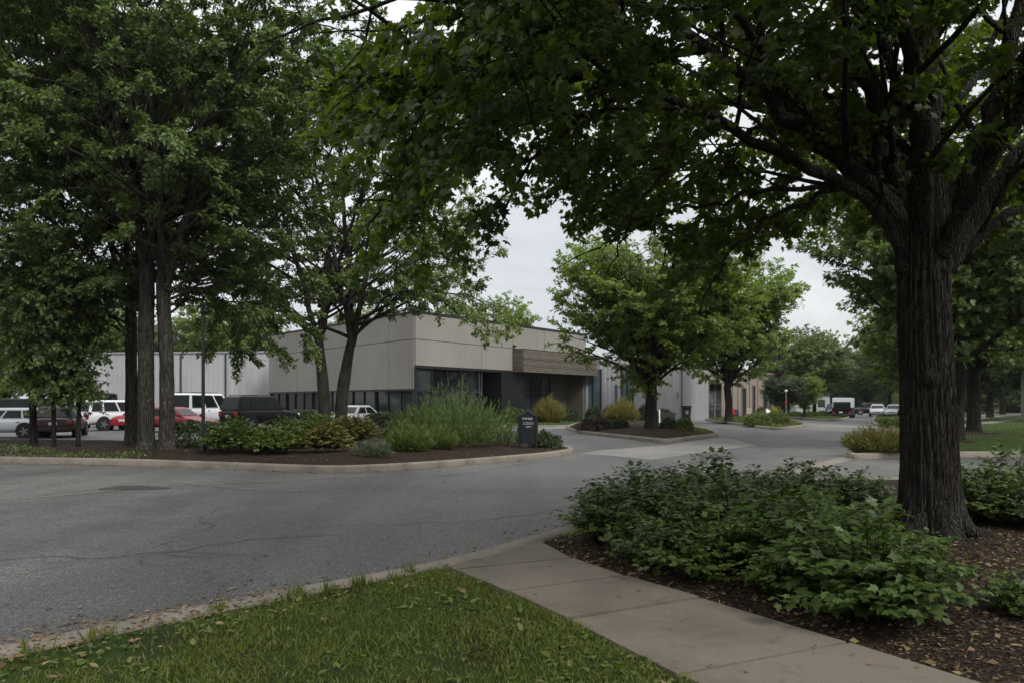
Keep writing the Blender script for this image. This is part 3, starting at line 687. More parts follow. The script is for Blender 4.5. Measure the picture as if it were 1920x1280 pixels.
# white metal annex next to the office
an = thing('annex_building', 'white ribbed metal building with dark tall windows right of the canopy', 'building')
A0, A1, A2 = (6.95, 71.6), (15.45, 69.2), (18.6, 75.4)
corrugated(A0, A1, 0, 5.4, .38, .02, M['white_siding'], an)
corrugated(A1, A2, 0, 5.4, .38, .03, M['white_siding2'], an)
MB().prism([(6.95, 71.9), (15.42, 69.5), (18.3, 75.4), (22, 92), (8, 92)], 0, 5.36).build('roof', M['white_siding2'], an)
dA = np.array(A1)-np.array(A0); lA = np.linalg.norm(dA); dA /= lA; FA = Face(A0, dA, np.array((dA[1], -dA[0])))
def sA(x): k = (x-960)/F; return (k*A0[1]-A0[0])/(dA[0]-k*dA[1])
for x0, x1 in ((1098, 1127), (1166, 1187)):
    w = MB(); FA.box(w, sA(x0), sA(x1), .9, 4.6, .0, .06); f = w.build('window', M['glass_blue'], an)
    m = MB(); s0, s1 = sA(x0), sA(x1); sm = s0+(s1-s0)*.48
    for s_ in (s0, sm, s1): FA.box(m, s_-.07, s_+.07, .85, 4.6, .03, .10)
    FA.box(m, s0-.07, s1+.07, .8, .9, .03, .11); m.build('window_frame', M['trim'], f)
dr = MB(); FA.box(dr, sA(1153), sA(1158), .3, 3.2, .02, .07); dr.build('door', M['glass_blue'], an)
dr = MB(); FA.box(dr, sA(1278), sA(1279.5), 0, 5.3, .03, .1); dr.build('downpipe', M['plastic'], an)
dr = MB(); FA.box(dr, sA(1270.2), sA(1271.4), 2.0, 2.5, .03, .12); dr.build('meter_box', M['plastic'], an)
# tan shops further along
tn = thing('shop_building', 'tan shop row with dark doorways beyond the white metal building', 'building')
T0, T1 = np.array((18.7, 76.0)), np.array((33.6, 97.0)); dT = (T1-T0)/np.linalg.norm(T1-T0); lT = np.linalg.norm(T1-T0); FT_ = Face(T0, dT, np.array((dT[1], -dT[0])))
def sT(x): k = (x-960)/F; return (k*T0[1]-T0[0])/(dT[0]-k*dT[1])
MB().prism([tuple(T0-.0*dT), tuple(T1), (28, 104), (16, 86)], 0, 4.9).build('wall', M['tan'], tn)
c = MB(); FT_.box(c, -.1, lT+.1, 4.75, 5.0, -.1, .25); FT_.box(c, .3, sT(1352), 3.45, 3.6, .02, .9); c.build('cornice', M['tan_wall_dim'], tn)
for x0, x1, z1 in ((1328, 1338, 3.3), (1340, 1351, 3.3), (1391, 1398, 3.1), (1411, 1415, 3.4), (1431, 1438, 3.0), (1441, 1447, 3.0)):
    d = MB(); FT_.box(d, sT(x0), sT(x1), .05, z1, -.02, .04); d = d.build('doorway', M['glass'], tn)
    f = MB(); FT_.box(f, sT(x0)-.12, sT(x0), 0, z1+.1, 0, .08); FT_.box(f, sT(x1), sT(x1)+.12, 0, z1+.1, 0, .08); FT_.box(f, sT(x0), sT(x1), z1, z1+.1, 0, .075); f.build('door_frame', M['tan_wall_dim'], d)
for x in (1373, 1383, 1405, 1420, 1452): d = MB(); FT_.box(d, sT(x)-.06, sT(x)+.06, 0, 4.7, .0, .06); d.build('pilaster', M['tan_wall_dim'], tn)
# far houses seen between trunks
def far_house(label, x0, x1, Y, h, mat, yaw=0.0):
    X0, X1 = (x0-960)/F*Y, (x1-960)/F*Y; w = X1-X0
    t = thing('far_building', label, 'building', ((X0+X1)/2, Y, 0), yaw)
    MB().box((0, 3, h/2), (w, 6, h)).build('wall', mat, t)
    MB().loft([[(-w/2-.3, -.4, h), (w/2+.3, -.4, h), (w/2+.3, 6.4, h), (-w/2-.3, 6.4, h)], [(-w/2+.5, 2.5, h+.3), (w/2-.5, 2.5, h+.3), (w/2-.5, 3.5, h+.3), (-w/2+.5, 3.5, h+.3)]]).build('roof', M['plastic'], t)
    n = max(2, int(w/2.6))
    for k in range(n):
        f = MB().box((-w/2+w*(k+.5)/n, -.02, h*.5), (w/n*.42, .06, h*.42)).build('window', M['glass'], t)
        MB().box((-w/2+w*(k+.5)/n, -.04, h*.5-.03-h*.21), (w/n*.5, .08, .08)).build('sill', M['whitepaint'], f)
far_house('white building with windows half hidden behind trees at the road end', 1492, 1556, 122, 2.9, M['white_siding'])
far_house('grey house at the far right edge behind the lawn', 2024, 2200, 52, 4.6, M['wall_side'])

# ================================================================== TREES
def onland(land, x, y, it=6):
    z = .3
    for _ in range(it):
        p = G(x, y, z); z = float(land.z([p[:2]])[0])
    return (p[0], p[1], z)
# --- the big maple beside the path
rs = np.random.RandomState(3)
near_loc = onland(bed_near, 1746, 1004)
NX, NY, NZ = near_loc
def nl(*pts): return [np.array(p)-np.array((5.05, 9.6, .15)) for p in pts]   # limbs written in world metres, made local
tpath = [(0, 0, -.05), (-.02, 0, .8), (-.05, .0, 1.7), (-.08, 0, 2.6), (-.06, .02, 3.3), (-.05, .02, 3.9)]
V1, Q1 = trunk_mesh(tpath, [.31, .28, .262, .255, .255, .22], 5, 180, 300, .6, 1.5, .030, 23, 5)
rr5 = np.random.RandomState(17); rl = []
for q in range(8):
    a = q*.785+rr5.uniform(-.3, .3); ln_ = rr5.uniform(.35, .75); b2 = a+rr5.uniform(-.4, .4)
    rl.append((spline([(.16*math.cos(a), .16*math.sin(a), .42), (.30*math.cos(a), .30*math.sin(a), .14), (.30*math.cos(a)+.45*ln_*math.cos(b2), .30*math.sin(a)+.45*ln_*math.sin(b2), .03), (.30*math.cos(a)+ln_*math.cos(b2), .30*math.sin(a)+ln_*math.sin(b2), -.08)], 16), np.interp(np.linspace(0, 1, 16), [0, .3, .6, 1], [.10, .11, .055, .02])*rr5.uniform(.8, 1.2)))
VR, QR = tubes(rl, [10]*8); Q1 = np.vstack([Q1, QR+len(V1)]); V1 = np.vstack([V1, VR])
fork = (4.97, 9.6, 3.2)
nlimbs = [
 (nl((4.85, 9.55, 2.9), (4.45, 9.5, 3.65), (3.3, 9.3, 4.25), (1.8, 8.9, 4.75), (.2, 8.5, 4.8), (-.9, 8.1, 4.5)), 0.081, .012),
 (nl((4.9, 9.6, 3.0), (4.5, 9.6, 3.85), (3.6, 9.65, 4.7), (2.4, 9.7, 5.7), (.9, 9.8, 6.5), (-1.6, 9.6, 6.9)), 0.126, .014),
 (nl((4.95, 9.55, 3.1), (4.55, 8.9, 4.3), (3.6, 7.6, 5.3), (2.0, 6.2, 5.9), (.4, 5.2, 6.0)), 0.096, .012),
 (nl((4.95, 9.6, 3.1), (4.6, 9.65, 4.4), (4.1, 9.5, 5.6), (3.2, 9.2, 7.0), (1.6, 8.8, 8.2)), 0.126, .014),
 (nl((5.0, 9.6, 3.1), (4.7, 10.3, 4.4), (3.9, 11.7, 5.6), (2.2, 13.2, 6.4), (.4, 14.4, 6.6)), 0.096, .012),
 (nl((5.0, 9.6, 3.2), (5.0, 9.6, 5.0), (4.95, 9.55, 7.0), (4.8, 9.5, 10.2)), 0.185, .05),
 (nl((5.05, 9.55, 3.1), (5.45, 9.5, 4.0), (5.75, 9.4, 5.2), (6.1, 9.1, 7.2), (6.6, 8.8, 9)), 0.126, .03),
 (nl((5.2, 9.6, 3.1), (5.75, 9.6, 4.0), (6.6, 9.7, 4.9), (8.0, 9.9, 6.2), (10, 10, 7.2)), 0.111, .016),
 (nl((5.15, 9.7, 2.9), (5.7, 9.8, 3.5), (6.8, 10.2, 4.0), (8.6, 10.9, 4.8)), 0.076, .012),
 (nl((5.05, 9.4, 3.2), (5.3, 8.4, 4.5), (5.6, 6.8, 5.6), (6.0, 4.6, 6.4)), 0.096, .014),
 (nl((5.1, 9.8, 3.2), (5.5, 11, 4.4), (6.2, 12.8, 5.6), (7, 15, 6.6)), 0.104, .014),
 (nl((4.7, 9.5, 4.6), (4.3, 9.1, 5.6), (3.5, 8.5, 6.6), (1.5, 7.6, 7.6)), 0.072, .012),
 (nl((3.9, 9.6, 4.5), (3.0, 9.0, 5.2), (1.6, 8.0, 5.9), (-.6, 7.4, 6.0)), 0.060, .010),
 (nl((2.6, 9.7, 5.5), (1.4, 10.4, 5.9), (-.2, 11.2, 6.0), (-1.8, 11.4, 5.7)), 0.051, .010),
 (nl((1.8, 8.9, 4.75), (.8, 8.0, 4.9), (-.2, 7.2, 4.8), (-1.2, 6.9, 4.4)), 0.034, .008),
 (nl((4.0, 9.4, 3.9), (3.2, 10.0, 4.0), (2.3, 10.7, 3.9), (1.6, 11.2, 3.6)), 0.034, .008),
 (nl((4.1, 11.4, 5.4), (3.6, 12.0, 5.3), (3.0, 12.6, 4.9), (2.6, 13.0, 4.5)), 0.034, .008),
]
nlimbs += [
 (nl((5.3, 8.4, 4.5), (4.6, 6.5, 5.8), (3.4, 4.0, 6.6), (2.0, 1.6, 6.8)), .08, .012),
 (nl((5.6, 6.8, 5.6), (5.4, 4.2, 6.4), (4.6, 1.8, 6.8), (3.6, .2, 6.6)), .07, .012),
 (nl((3.6, 7.6, 5.3), (2.2, 5.0, 6.4), (.8, 2.8, 6.8), (-.8, 1.4, 6.6)), .06, .012),
 (nl((1.8, 8.9, 4.75), (1.2, 8.6, 4.4), (.6, 8.4, 3.8), (.3, 8.3, 3.2)), .03, .007),
 (nl((.2, 8.5, 4.8), (-.3, 8.2, 4.3), (-.6, 8.0, 3.6), (-.8, 7.9, 3.1)), .03, .007),
 (nl((2.6, 9.1, 4.5), (2.2, 9.3, 4.2), (1.8, 9.5, 3.7), (1.6, 9.6, 3.2)), .03, .007),
 (nl((3.9, 9.5, 3.9), (3.4, 9.9, 3.7), (3.0, 10.3, 3.3), (2.8, 10.6, 2.9)), .03, .007),
 (nl((3.7, 11.7, 5.3), (3.4, 12.5, 4.7), (3.3, 13.0, 3.8)), .03, .007),
 (nl((1.0, 9.0, 4.9), (.4, 9.6, 4.7), (-.4, 10.2, 4.2), (-.9, 10.6, 3.7)), .03, .007),
 (nl((.4, 14.4, 6.6), (-.6, 14.6, 6.0), (-1.6, 14.6, 5.2)), .03, .007)]
nenv = Env(np.array((3.0, 9.6, 6.6))-np.array((5.05, 9.6, .15)), (6.0, 8.6, 5.0), 3.6)
def ncull(tp):      # keep the sky window of the photo: nothing hangs far below the canopy's skirt
    w = tp+np.array((5.05, 9.6, .15)); xi = 960+F*w[:, 0]/np.maximum(w[:, 1], .5); 
    w = tp+np.array(near_loc); xi = 960+F*w[:, 0]/np.maximum(w[:, 1], .5); yi = HZ-F*(w[:, 2]-CH)/np.maximum(w[:, 1], .5); j = np.random.RandomState(4).uniform(-25, 15, len(tp))
    yb = np.interp(xi, [560, 620, 660, 740, 860, 925, 985, 1085, 1130, 1200, 1290, 1330, 1400, 1440, 1480, 1560, 1700, 1920], [190, 330, 430, 480, 465, 400, 455, 440, 405, 445, 410, 480, 540, 550, 480, 470, 500, 520])
    xl = np.interp(yi, [-600, 0, 100, 160, 260, 420, 520], [880, 790, 735, 690, 700, 760, 800])
    behind = w[:, 1] < 1.6
    rt = np.hypot(tp[:, 0], tp[:, 1]); u_ = np.random.RandomState(5).rand(len(tp)); bare = (rt < 3.3) & (tp[:, 1] < .9) & (w[:, 2] < 6.6) & (w[:, 2] > 2) & (u_ > .4)
    yb = yb+4
    return (w[:, 2] > 2.6) & ~bare & np.where(behind, w[:, 2] > 4.2, (yi < yb+j) & (xi > xl+j))
wood, leaves = gen_tree(11, [], nlimbs, nenv, 125000, .10, T_MAPLE, sec=11, tert=.30, sec_cap=2.9, twig=(.5, 1.0), droop=.5, cull=ncull)
woodV = np.vstack([V1, wood[0]]); woodF = np.vstack([Q1, wood[1]+len(V1)])
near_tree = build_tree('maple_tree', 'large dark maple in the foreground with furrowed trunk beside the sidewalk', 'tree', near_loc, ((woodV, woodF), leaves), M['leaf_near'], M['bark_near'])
kn = MB().ball((-.13, -.25, 1.72), .10, (1, .55, 1.1), 16).ball((-.13, -.31, 1.72), .045, (1, .5, 1), 12); kn = kn.build('knot', M['bark_near'], near_tree, True)

# --- generic broadleaf maker: a short bole that splits into rising stems and limbs
def broadleaf(seed, H, r0, crown_c, crown_r, low, n_leaf, leaf, tmpl, nstem=4, nlimb=12, fork_z=2.4, el=(15, 60), twin=False, flare_h=.6, extra=(), **kw):
    rs = np.random.RandomState(seed); env = Env(crown_c, crown_r, low); stems, limbs = [], []
    V0 = None
    if twin:
        V0a = trunk_mesh([(-.31, 0, -.15), (-.34, 0, 1.2), (-.44, .05, 2.6), (-.62, .1, 4.4)], [r0, r0*.9, r0*.85, r0*.6], seed, 40, 60, flare_h, 1.0, .022, 15)
        V0b = trunk_mesh([(.30, .1, -.15), (.33, .1, 1.2), (.46, .1, 2.6), (.8, .05, 4.4)], [r0*1.05, r0*.95, r0*.9, r0*.6], seed+1, 40, 60, flare_h, 1.0, .022, 15)
        V0 = (np.vstack([V0a[0], V0b[0]]), np.vstack([V0a[1], V0b[1]+len(V0a[0])])); bases = [(-.62, .1, 4.3), (.8, .05, 4.3)]; per = max(2, nstem//2)
    else:
        V0 = trunk_mesh([(0, 0, -.15), (rs.normal(0, .07), 0, fork_z*.5), (rs.normal(0, .10), rs.normal(0, .08), fork_z), (0, 0, fork_z+.5)], [r0, r0*.88, r0*.86, r0*.6], seed, 40, 60, flare_h, 1.2, .022, 15)
        bases = [(0, 0, fork_z+.2)]; per = nstem
    for b in bases:
        for k in range(per):
            ph = k*6.283/per+rs.uniform(-.4, .4)+(0 if not twin else (math.pi if b[0] < 0 else 0)); spread = rs.uniform(.42, .72)*min(crown_r[0], crown_r[1])
            if twin: spread *= .8
            top = H*rs.uniform(.72, .93)
            p = [np.array(b)-np.array((0, 0, .3)), np.array((b[0]+math.cos(ph)*spread*.30, b[1]+math.sin(ph)*spread*.30, b[2]+(top-b[2])*.33)),
                 np.array((b[0]+math.cos(ph)*spread*.65, b[1]+math.sin(ph)*spread*.65, b[2]+(top-b[2])*.68)), np.array((b[0]+math.cos(ph)*spread, b[1]+math.sin(ph)*spread, top))]
            limbs.append((p, r0*rs.uniform(.42, .58), .02))
            for q in range(4):
                u = .15+.2*q+rs.uniform(-.05, .05); pp = spline(p, 21)[int(u*20)]; a2 = ph+rs.uniform(-1.5, 1.5); e = R(rs.uniform(15, 50))
                limbs.append((tuple(pp), (math.cos(a2)*math.cos(e), math.sin(a2)*math.cos(e), math.sin(e)), r0*.22*(1.1-.4*u)))
        limbs += radial_limbs(rs, b, b[2]-.3, b[2]+(H-b[2])*.35, nlimb//len(bases), el, r0*.3, rs.uniform(0, 6))
    limbs += list(extra)
    w, lv = gen_tree(seed, stems, limbs, env, n_leaf, leaf, tmpl, **kw)
    return (np.vstack([V0[0], w[0]]), np.vstack([V0[1], w[1]+len(V0[0])])), lv

pa1 = onland(bed_left, 274, 850); pa2 = onland(bed_left, 313, 840); pa3 = onland(bed_left, 246, 832)
dA1 = broadleaf(21, 15.5, .235, (-1.0, 0, 9.2), (6.2, 5.6, 7.0), 6.6, 130000, .13, T_OVATE, 4, 12, 5.2, (5, 50), hollow=.85, sec=8, tert=.36, sec_cap=3.0)
dA2 = broadleaf(22, 16.0, .21, (1.3, 0.5, 9.6), (5.7, 5.4, 7.2), 6.6, 130000, .13, T_OVATE, 4, 12, 4.6, (5, 50), extra=[([(0, 0, 4.0), (.6, .9, 4.7), (1.3, 1.7, 4.5), (2.1, 2.2, 3.3)], .045, .008), ([(0, 0, 4.2), (1.0, 1.2, 4.9), (2.2, 2.0, 4.7), (3.2, 2.6, 3.6)], .045, .008), ([(0, 0, 3.8), (.3, 1.2, 4.4), (.5, 2.2, 4.2), (.8, 3.0, 3.2)], .04, .008)], hollow=.85, sec=8, tert=.36, sec_cap=3.0)
dB = broadleaf(23, 17, .27, (0.3, 0, 9.8), (7.2, 5.8, 7.6), 5.6, 125000, .14, T_OVATE, 6, 14, 2.4, (0, 45), True, extra=[([(.8, .05, 4.3), (2.5, .3, 5.9), (4.6, .4, 6.0), (6.8, .3, 4.6)], .06, .01), ([(.8, .05, 4.3), (2.6, -1.6, 5.9), (4.4, -2.4, 5.8), (6.0, -2.6, 4.6)], .05, .01), ([(-.62, .1, 4.2), (-2.2, .2, 5.7), (-4, .2, 5.7), (-5.6, .0, 4.6)], .06, .01), ([(-.62, .1, 4.4), (-2.4, 1.6, 5.9), (-4, 2.4, 5.8), (-5.4, 2.8, 4.8)], .05, .01), ([(.8, .05, 4.6), (3.2, 1.8, 6.2), (5.6, 2.4, 6.4), (7.2, 2.6, 5.4)], .06, .01)], hollow=.85, sec=8, tert=.36, sec_cap=3.2)
tA1 = build_tree('shade_tree', 'tall grey trunked tree standing in front on the left mulch bed near the kerb', 'tree', pa1, dA1, M['leaf_a'], M['bark'], 'large trees on the left bed')
tA2 = build_tree('shade_tree', 'tall grey trunked tree close right of its taller neighbour, before the red car', 'tree', pa2, dA2, M['leaf_a'], M['bark'], 'large trees on the left bed')
pb_ = GX(624, 33.5, 0); pb_ = (pb_[0], pb_[1], -.05)
tB = build_tree('twin_stem_tree', 'wide tree with a pair of grey stems in a V before the concrete office', 'tree', pb_, dB, M['leaf_b'], M['bark'])
# off-frame neighbour whose limbs reach in at the far left
# small trees before the parked cars
dS = broadleaf(31, 7.4, .095, (0, 0, 5.7), (2.8, 2.6, 2.2), 2.1, 9000, .17, T_SPRIG, 5, 8, 1.5, (20, 60), flare_h=.35, sec=8, tert=.36, sec_cap=1.8)
for k, (x, y, s_, rz, lab) in enumerate(((64, 842, 1.12, 0, 'small dark tree at the left in front of the white car door'), (101, 838, .82, 2, 'thin young tree in front of the black hatchback, middle of three'), (146, 837, .86, 4, 'young branching tree between the black hatchback and the white off-road car'))):
    build_tree('young_tree', lab, 'tree', onland(bed_left, x, y), dS, M['leaf_a'], M['bark_dark'], 'young trees before the parked cars', rz, s_) if k == 0 else None
    if k == 0: tS = [o for o in COL.objects if o.name.startswith('young_tree')][0]
    else:
        o = copy_tree(tS); o.location = onland(bed_left, x, y); o.rotation_euler.z = rz; o.scale = (s_*.8, s_*.8, s_); o['label'] = lab
# island trees
LEFT = 'large trees on the left bed'
dC = broadleaf(41, 10.2, .31, (0.2, 0, 5.9), (5.2, 4.9, 4.6), 3.2, 80000, .18, T_SPRIG, 7, 14, 1.7, (12, 55), flare_h=.5, sec=9, tert=.33, sec_cap=2.4)
pc = onland(bed_mid, 1221, 811)
tC = build_tree('island_tree', 'round leafy tree on the mulched island in the middle of the car park entrance', 'tree', pc, dC, M['leaf_c'], M['bark_dark'], None)
dD = broadleaf(43, 12.4, .30, (0.4, 0, 7.4), (5.8, 5.4, 5.2), 4.8, 60000, .24, T_SPRIG, 6, 14, 2.6, (10, 50), flare_h=.5, sec=8, tert=.36, sec_cap=2.6)
tD = build_tree('street_tree', 'full green tree on the grass island before the tan shops', 'tree', onland(lawn_c, 1366, 790), dD, M['leaf_c'], M['bark_dark'])
def tree_copy(src, loc, s, rz, name, label, group=None, leafm=None, sz=None):
    o = copy_tree(src); o.name = name; o.location = loc; o.scale = (s, s, sz or s); o.rotation_euler.z = rz; o['label'] = label
    if group: o['group'] = group
    elif 'group' in o: del o['group']
    if leafm:
        for ch in o.children:
            if ch.name.startswith('crown'): ch.material_slots[0].link = 'OBJECT'; ch.material_slots[0].material = leafm
    return o
tree_copy(tA2, onland(bed_left, 246, 833), .88, R(140), 'shade_tree', 'dark trunked tree just behind the pair of big trunks on the left bed', LEFT)
tree_copy(tA1, (-21.5, 27.0, .2), 1.08, R(200), 'shade_tree', 'tree at the left edge whose crown reaches in over the parked white car', LEFT)
tree_copy(tD, onland(lawn_r, 1794, 834), .86, 2.0, 'street_tree', 'leaning dark tree directly behind the foreground trunk on the lawn', 'trees on the right lawns', M['leaf_a'])
tree_copy(tD, onland(lawn_r, 1826, 808), .98, 4.1, 'street_tree', 'spreading tree in a mulch ring on the lawn right of the foreground trunk', 'trees on the right lawns', M['leaf_b'])
tree_copy(tD, GX(1722, 62, .1), .92, 5.2, 'street_tree', 'light green street tree on the far right verge overhanging the parked cars', 'trees on the right lawns', M['leaf_c'])
tree_copy(tD, GX(1700, 86, .1), .95, .7, 'street_tree', 'street tree on the right verge furthest down the road', 'trees on the right lawns', M['leaf_b'])
tree_copy(tC, GX(1935, 60, .1), 1.15, .9, 'street_tree', 'tree at the far right edge in front of the grey house', 'trees on the right lawns', M['leaf_a'])
tree_copy(tC, GX(1856, 78, .1), 1.1, 2.6, 'street_tree', 'dark tree far back on the right lawn behind the pale path', 'trees on the right lawns', M['leaf_dark'])
tree_copy(tD, GX(1527, 92, .1), .80, 1.3, 'street_tree', 'tall green street tree rising behind the small yellow green tree by the road', 'trees along the far road', M['leaf_b'])
tree_copy(tC, GX(1508, 80, .1), .44, 2.2, 'small_tree', 'small yellow green tree on the far left verge beside the road', 'trees along the far road', M['leaf_c'])
tree_copy(tC, GX(1471, 76, .1), .42, 3.2, 'small_tree', 'small very dark tree in front of the end of the tan shops', 'trees along the far road', M['leaf_dark'])
for k, (x, Y, s_, src, lab, lm) in enumerate((
    (1480, 125, 1.1, tD, 'distant tree behind the roof of the tan shops', 'leaf_dark'), (1552, 135, 1.0, tC, 'distant round tree behind the white building at the road end', 'leaf_b'),
    (1590, 150, 1.05, tD, 'distant tree closing the road, above the white topped truck', 'leaf_a'), (1625, 140, .9, tC, 'distant tree above the dark parked car at the road end', 'leaf_b'),
    (1668, 128, 1.0, tD, 'distant tree above the parked white cars', 'leaf_a'), (1740, 130, 1.1, tC, 'distant tree hidden behind the foreground trunk', 'leaf_dark'),
    (1800, 118, 1.2, tD, 'distant tree just right of the foreground trunk beyond the lawn', 'leaf_a'), (1880, 110, 1.2, tC, 'distant dark tree behind the far right lawn', 'leaf_dark'), (1960, 100, 1.2, tD, 'distant tree beyond the grey house', 'leaf_dark'))):
    tree_copy(src, GX(x, Y, -.05), s_, k*1.7, 'distant_tree', lab, 'distant trees at the end of the road', M[lm])
for k, (x, Y, sx_, zz_) in enumerate(((1500, 165, 1.2, -2.5), (1545, 172, 1.1, -3), (1580, 178, 1.2, -3), (1612, 180, 1.0, -3), (1640, 175, 1.15, -2.8), (1672, 170, 1.2, -3), (1710, 165, 1.2, -2.5), (1460, 160, 1.2, -2.5), (1560, 150, .6, -1.6), (1600, 152, .62, -1.6), (1632, 150, .58, -1.6), (1660, 146, .6, -1.6), (1790, 135, .75, -1.8), (1850, 130, .7, -1.6), (1905, 132, .75, -1.8), (1970, 128, .8, -1.8))):
    tree_copy(tC if k % 2 else tD, GX(x, Y, zz_ if k % 2 else zz_-1.5), sx_, k*1.3, 'distant_tree', 'distant green tree in the wood that closes the end of the road', 'wood at the end of the road', M['leaf_b' if k % 3 else 'leaf_a'])
for k, (x, Y, s_, src, lab, lm) in enumerate((
    (905, 104, 1.28, tD, 'tree top rising behind the roof of the concrete office', 'leaf_c'), (820, 112, 1.3, tC, 'tree rising behind the office roof, mostly hidden by the twin stem tree', 'leaf_b'),
    (690, 108, 1.2, tD, 'dark tree behind the office seen through the twin stem tree', 'leaf_c'), (560, 112, 1.25, tC, 'tree behind the joint between warehouse and office', 'leaf_a'),
    (430, 108, 1.3, tD, 'tree behind the warehouse above the white minivan', 'leaf_c'), (300, 110, 1.35, tC, 'tree behind the warehouse seen between the big trunks', 'leaf_b'),
    (170, 106, 1.35, tD, 'tree behind the left end of the warehouse', 'leaf_c'), (60, 90, 1.3, tD, 'bright tree beyond the parked cars at the far left', 'leaf_c'), (-60, 84, 1.3, tC, 'tree beyond the parked cars, furthest left', 'leaf_c'),
    (10, 66, .8, tC, 'low leafy tree beyond the tall dark van at the left edge', 'leaf_c'))):
    tree_copy(src, GX(x, Y, -.05), s_, k*2.3+.5, 'background_tree', lab, 'trees behind the warehouse and office', M[lm])

# ================================================================== SHRUBS
def dome(rs, n, rx, ry, h, inner=.55, low=0.0):
    v = unit(rs.normal(0, 1, (n, 3))); v[:, 2] = np.abs(v[:, 2]); r = rs.uniform(inner, 1.0, n)**.6
    lump = 1+.22*(vnoise(v[:, 0]*3+rs.uniform(0, 9)+5, v[:, 1]*3+v[:, 2]*2+5)-.5)*2
    P = v*(r*lump)[:, None]*np.array((rx, ry, h)); P[:, 2] += low; return P, v
def stems_mesh(rs, n, rx, ry, h, r=.008):
    ln = []
    for k in range(n):
        a = rs.uniform(0, 6.28); q = rs.uniform(.2, .85); e = np.array((math.cos(a)*rx*q, math.sin(a)*ry*q, h*rs.uniform(.5, .9)))
        ln.append((np.array([e*0+np.array((e[0]*.15, e[1]*.15, -.1)), e*np.array((.4, .4, .5)), e]), np.array([r*1.5, r, r*.4])))
    return tubes(ln, [5]*n)
def bush_dome(seed, rx, ry, h, n, leaf, tmpl=T_OVATE, up=.5, inner=.55):
    rs = np.random.RandomState(seed); P, v = dome(rs, n, rx, ry, h, inner)
    A = v*.7+rs.normal(0, .45, (n, 3))+np.array((0, 0, .25)); N = v+np.array((0, 0, up))+rs.normal(0, .4, (n, 3))
    return place(tmpl, P, A, N, leaf*rs.uniform(.6, 1.25, n)), stems_mesh(rs, 14, rx, ry, h)
def bush_spray(seed, rx, ry, h, nst, per, leaf, tmpl=T_DIAM, droop=.25, jag=.3):
    "many outward arching sprays with leaves along them"
    rs = np.random.RandomState(seed); PP, AA, NN, ln = [], [], [], []
    for k in range(nst):
        a = rs.uniform(0, 6.28); q = math.sqrt(rs.uniform(0, 1)); hh = h*(1-.55*q*q)*rs.uniform(1-jag, 1+jag*.5)
        e = np.array((math.cos(a)*rx*q, math.sin(a)*ry*q, hh)); b = np.array((e[0]*.3, e[1]*.3, 0))
        t = np.linspace(.2, 1, per)[:, None]; c = b+(e-b)*np.array((.35, .35, .75))
        p = (1-t)**2*b+2*t*(1-t)*c+t*t*e; p[:, 2] -= droop*h*q*(t[:, 0]**3)*.5
        T = unit(np.gradient(p, axis=0)); s = np.where(np.arange(per) % 2, 1, -1)[:, None]; sd = unit(np.cross(T, np.array((0, 0, 1.))+rs.normal(0, .3, 3)))
        PP.append(p+rs.normal(0, .01, p.shape)); AA.append(T*.8+sd*s*.75+rs.normal(0, .2, p.shape)); NN.append(np.array((0, 0, 1.))+sd*0+rs.normal(0, .4, p.shape)+.3*e/np.linalg.norm(e))
        if k % 3 == 0: ln.append((p[::max(1, per//4)], np.linspace(.008, .003, len(p[::max(1, per//4)]))))
    P, A, N = np.vstack(PP), np.vstack(AA), np.vstack(NN)
    return place(tmpl, P, A, N, leaf*rs.uniform(.6, 1.2, len(P))), tubes(ln, [4]*len(ln))
def bush_plume(seed, rx, ry, h, nst, per, leaf, tmpl=T_BLADE):
    "upright feathery plumes leaning outward"
    rs = np.random.RandomState(seed); PP, AA, ln = [], [], []
    for k in range(nst):
        a = rs.uniform(0, 6.28); q = math.sqrt(rs.uniform(0, 1)); hh = h*(1-.62*q**1.8)*rs.uniform(.55, 1.15)
        e = np.array((math.cos(a)*rx*q, math.sin(a)*ry*q, hh)); b = np.array((e[0]*.62, e[1]*.62, 0)); t = np.linspace(.05, 1, per)[:, None]
        p = b+(e-b)*t; p[:, :2] += (e-b)[:2]*.2*(t*t-t)
        T = unit(np.gradient(p, axis=0)); PP.append(p+rs.normal(0, .015, p.shape)); AA.append(T*1.1+rs.normal(0, .42, p.shape))
        if k % 4 == 0: ln.append((p[::max(1, per//4)], np.linspace(.007, .002, len(p[::max(1, per//4)]))))
    P, A = np.vstack(PP), np.vstack(AA); N = rs.normal(0, 1, P.shape)
    return place(tmpl, P, A, N, leaf*rs.uniform(.6, 1.3, len(P))), tubes(ln, [4]*len(ln))
def hedge_box(seed, lx, ly, h, n, leaf, rnd=.25):
    rs = np.random.RandomState(seed); f = rs.randint(0, 6, n); u = rs.uniform(-1, 1, (n, 3)); ar = rs.rand(n)
    w = np.array([ly*h, lx*h, lx*ly]); pick = rs.choice(3, n, p=w/w.sum()); u[np.arange(n), pick] = np.where(rs.rand(n) < .5, -1, 1); u[pick == 2, 2] = 1
    v = np.sign(u)*np.abs(u)**1.0; L4 = (np.abs(v)**(1/rnd)).sum(1)**rnd; v /= np.maximum(L4, 1)[:, None]; v[:, 2] = np.abs(v[:, 2])
    P = v*rs.uniform(.82, 1.02, n)[:, None]*np.array((lx/2, ly/2, h))-np.array((0, 0, .03)); P += .04*(vnoise(P[:, 0]*4, P[:, 1]*4+P[:, 2]*3)-.5)[:, None]*unit(v)*2
    A = unit(v)*.5+rs.normal(0, .6, (n, 3)); N = unit(v)+rs.normal(0, .45, (n, 3))
    return place(T_DIAM, P, A, N, leaf*rs.uniform(.6, 1.2, n)), stems_mesh(rs, 12, lx/2*.8, ly/2*.8, h*.8)
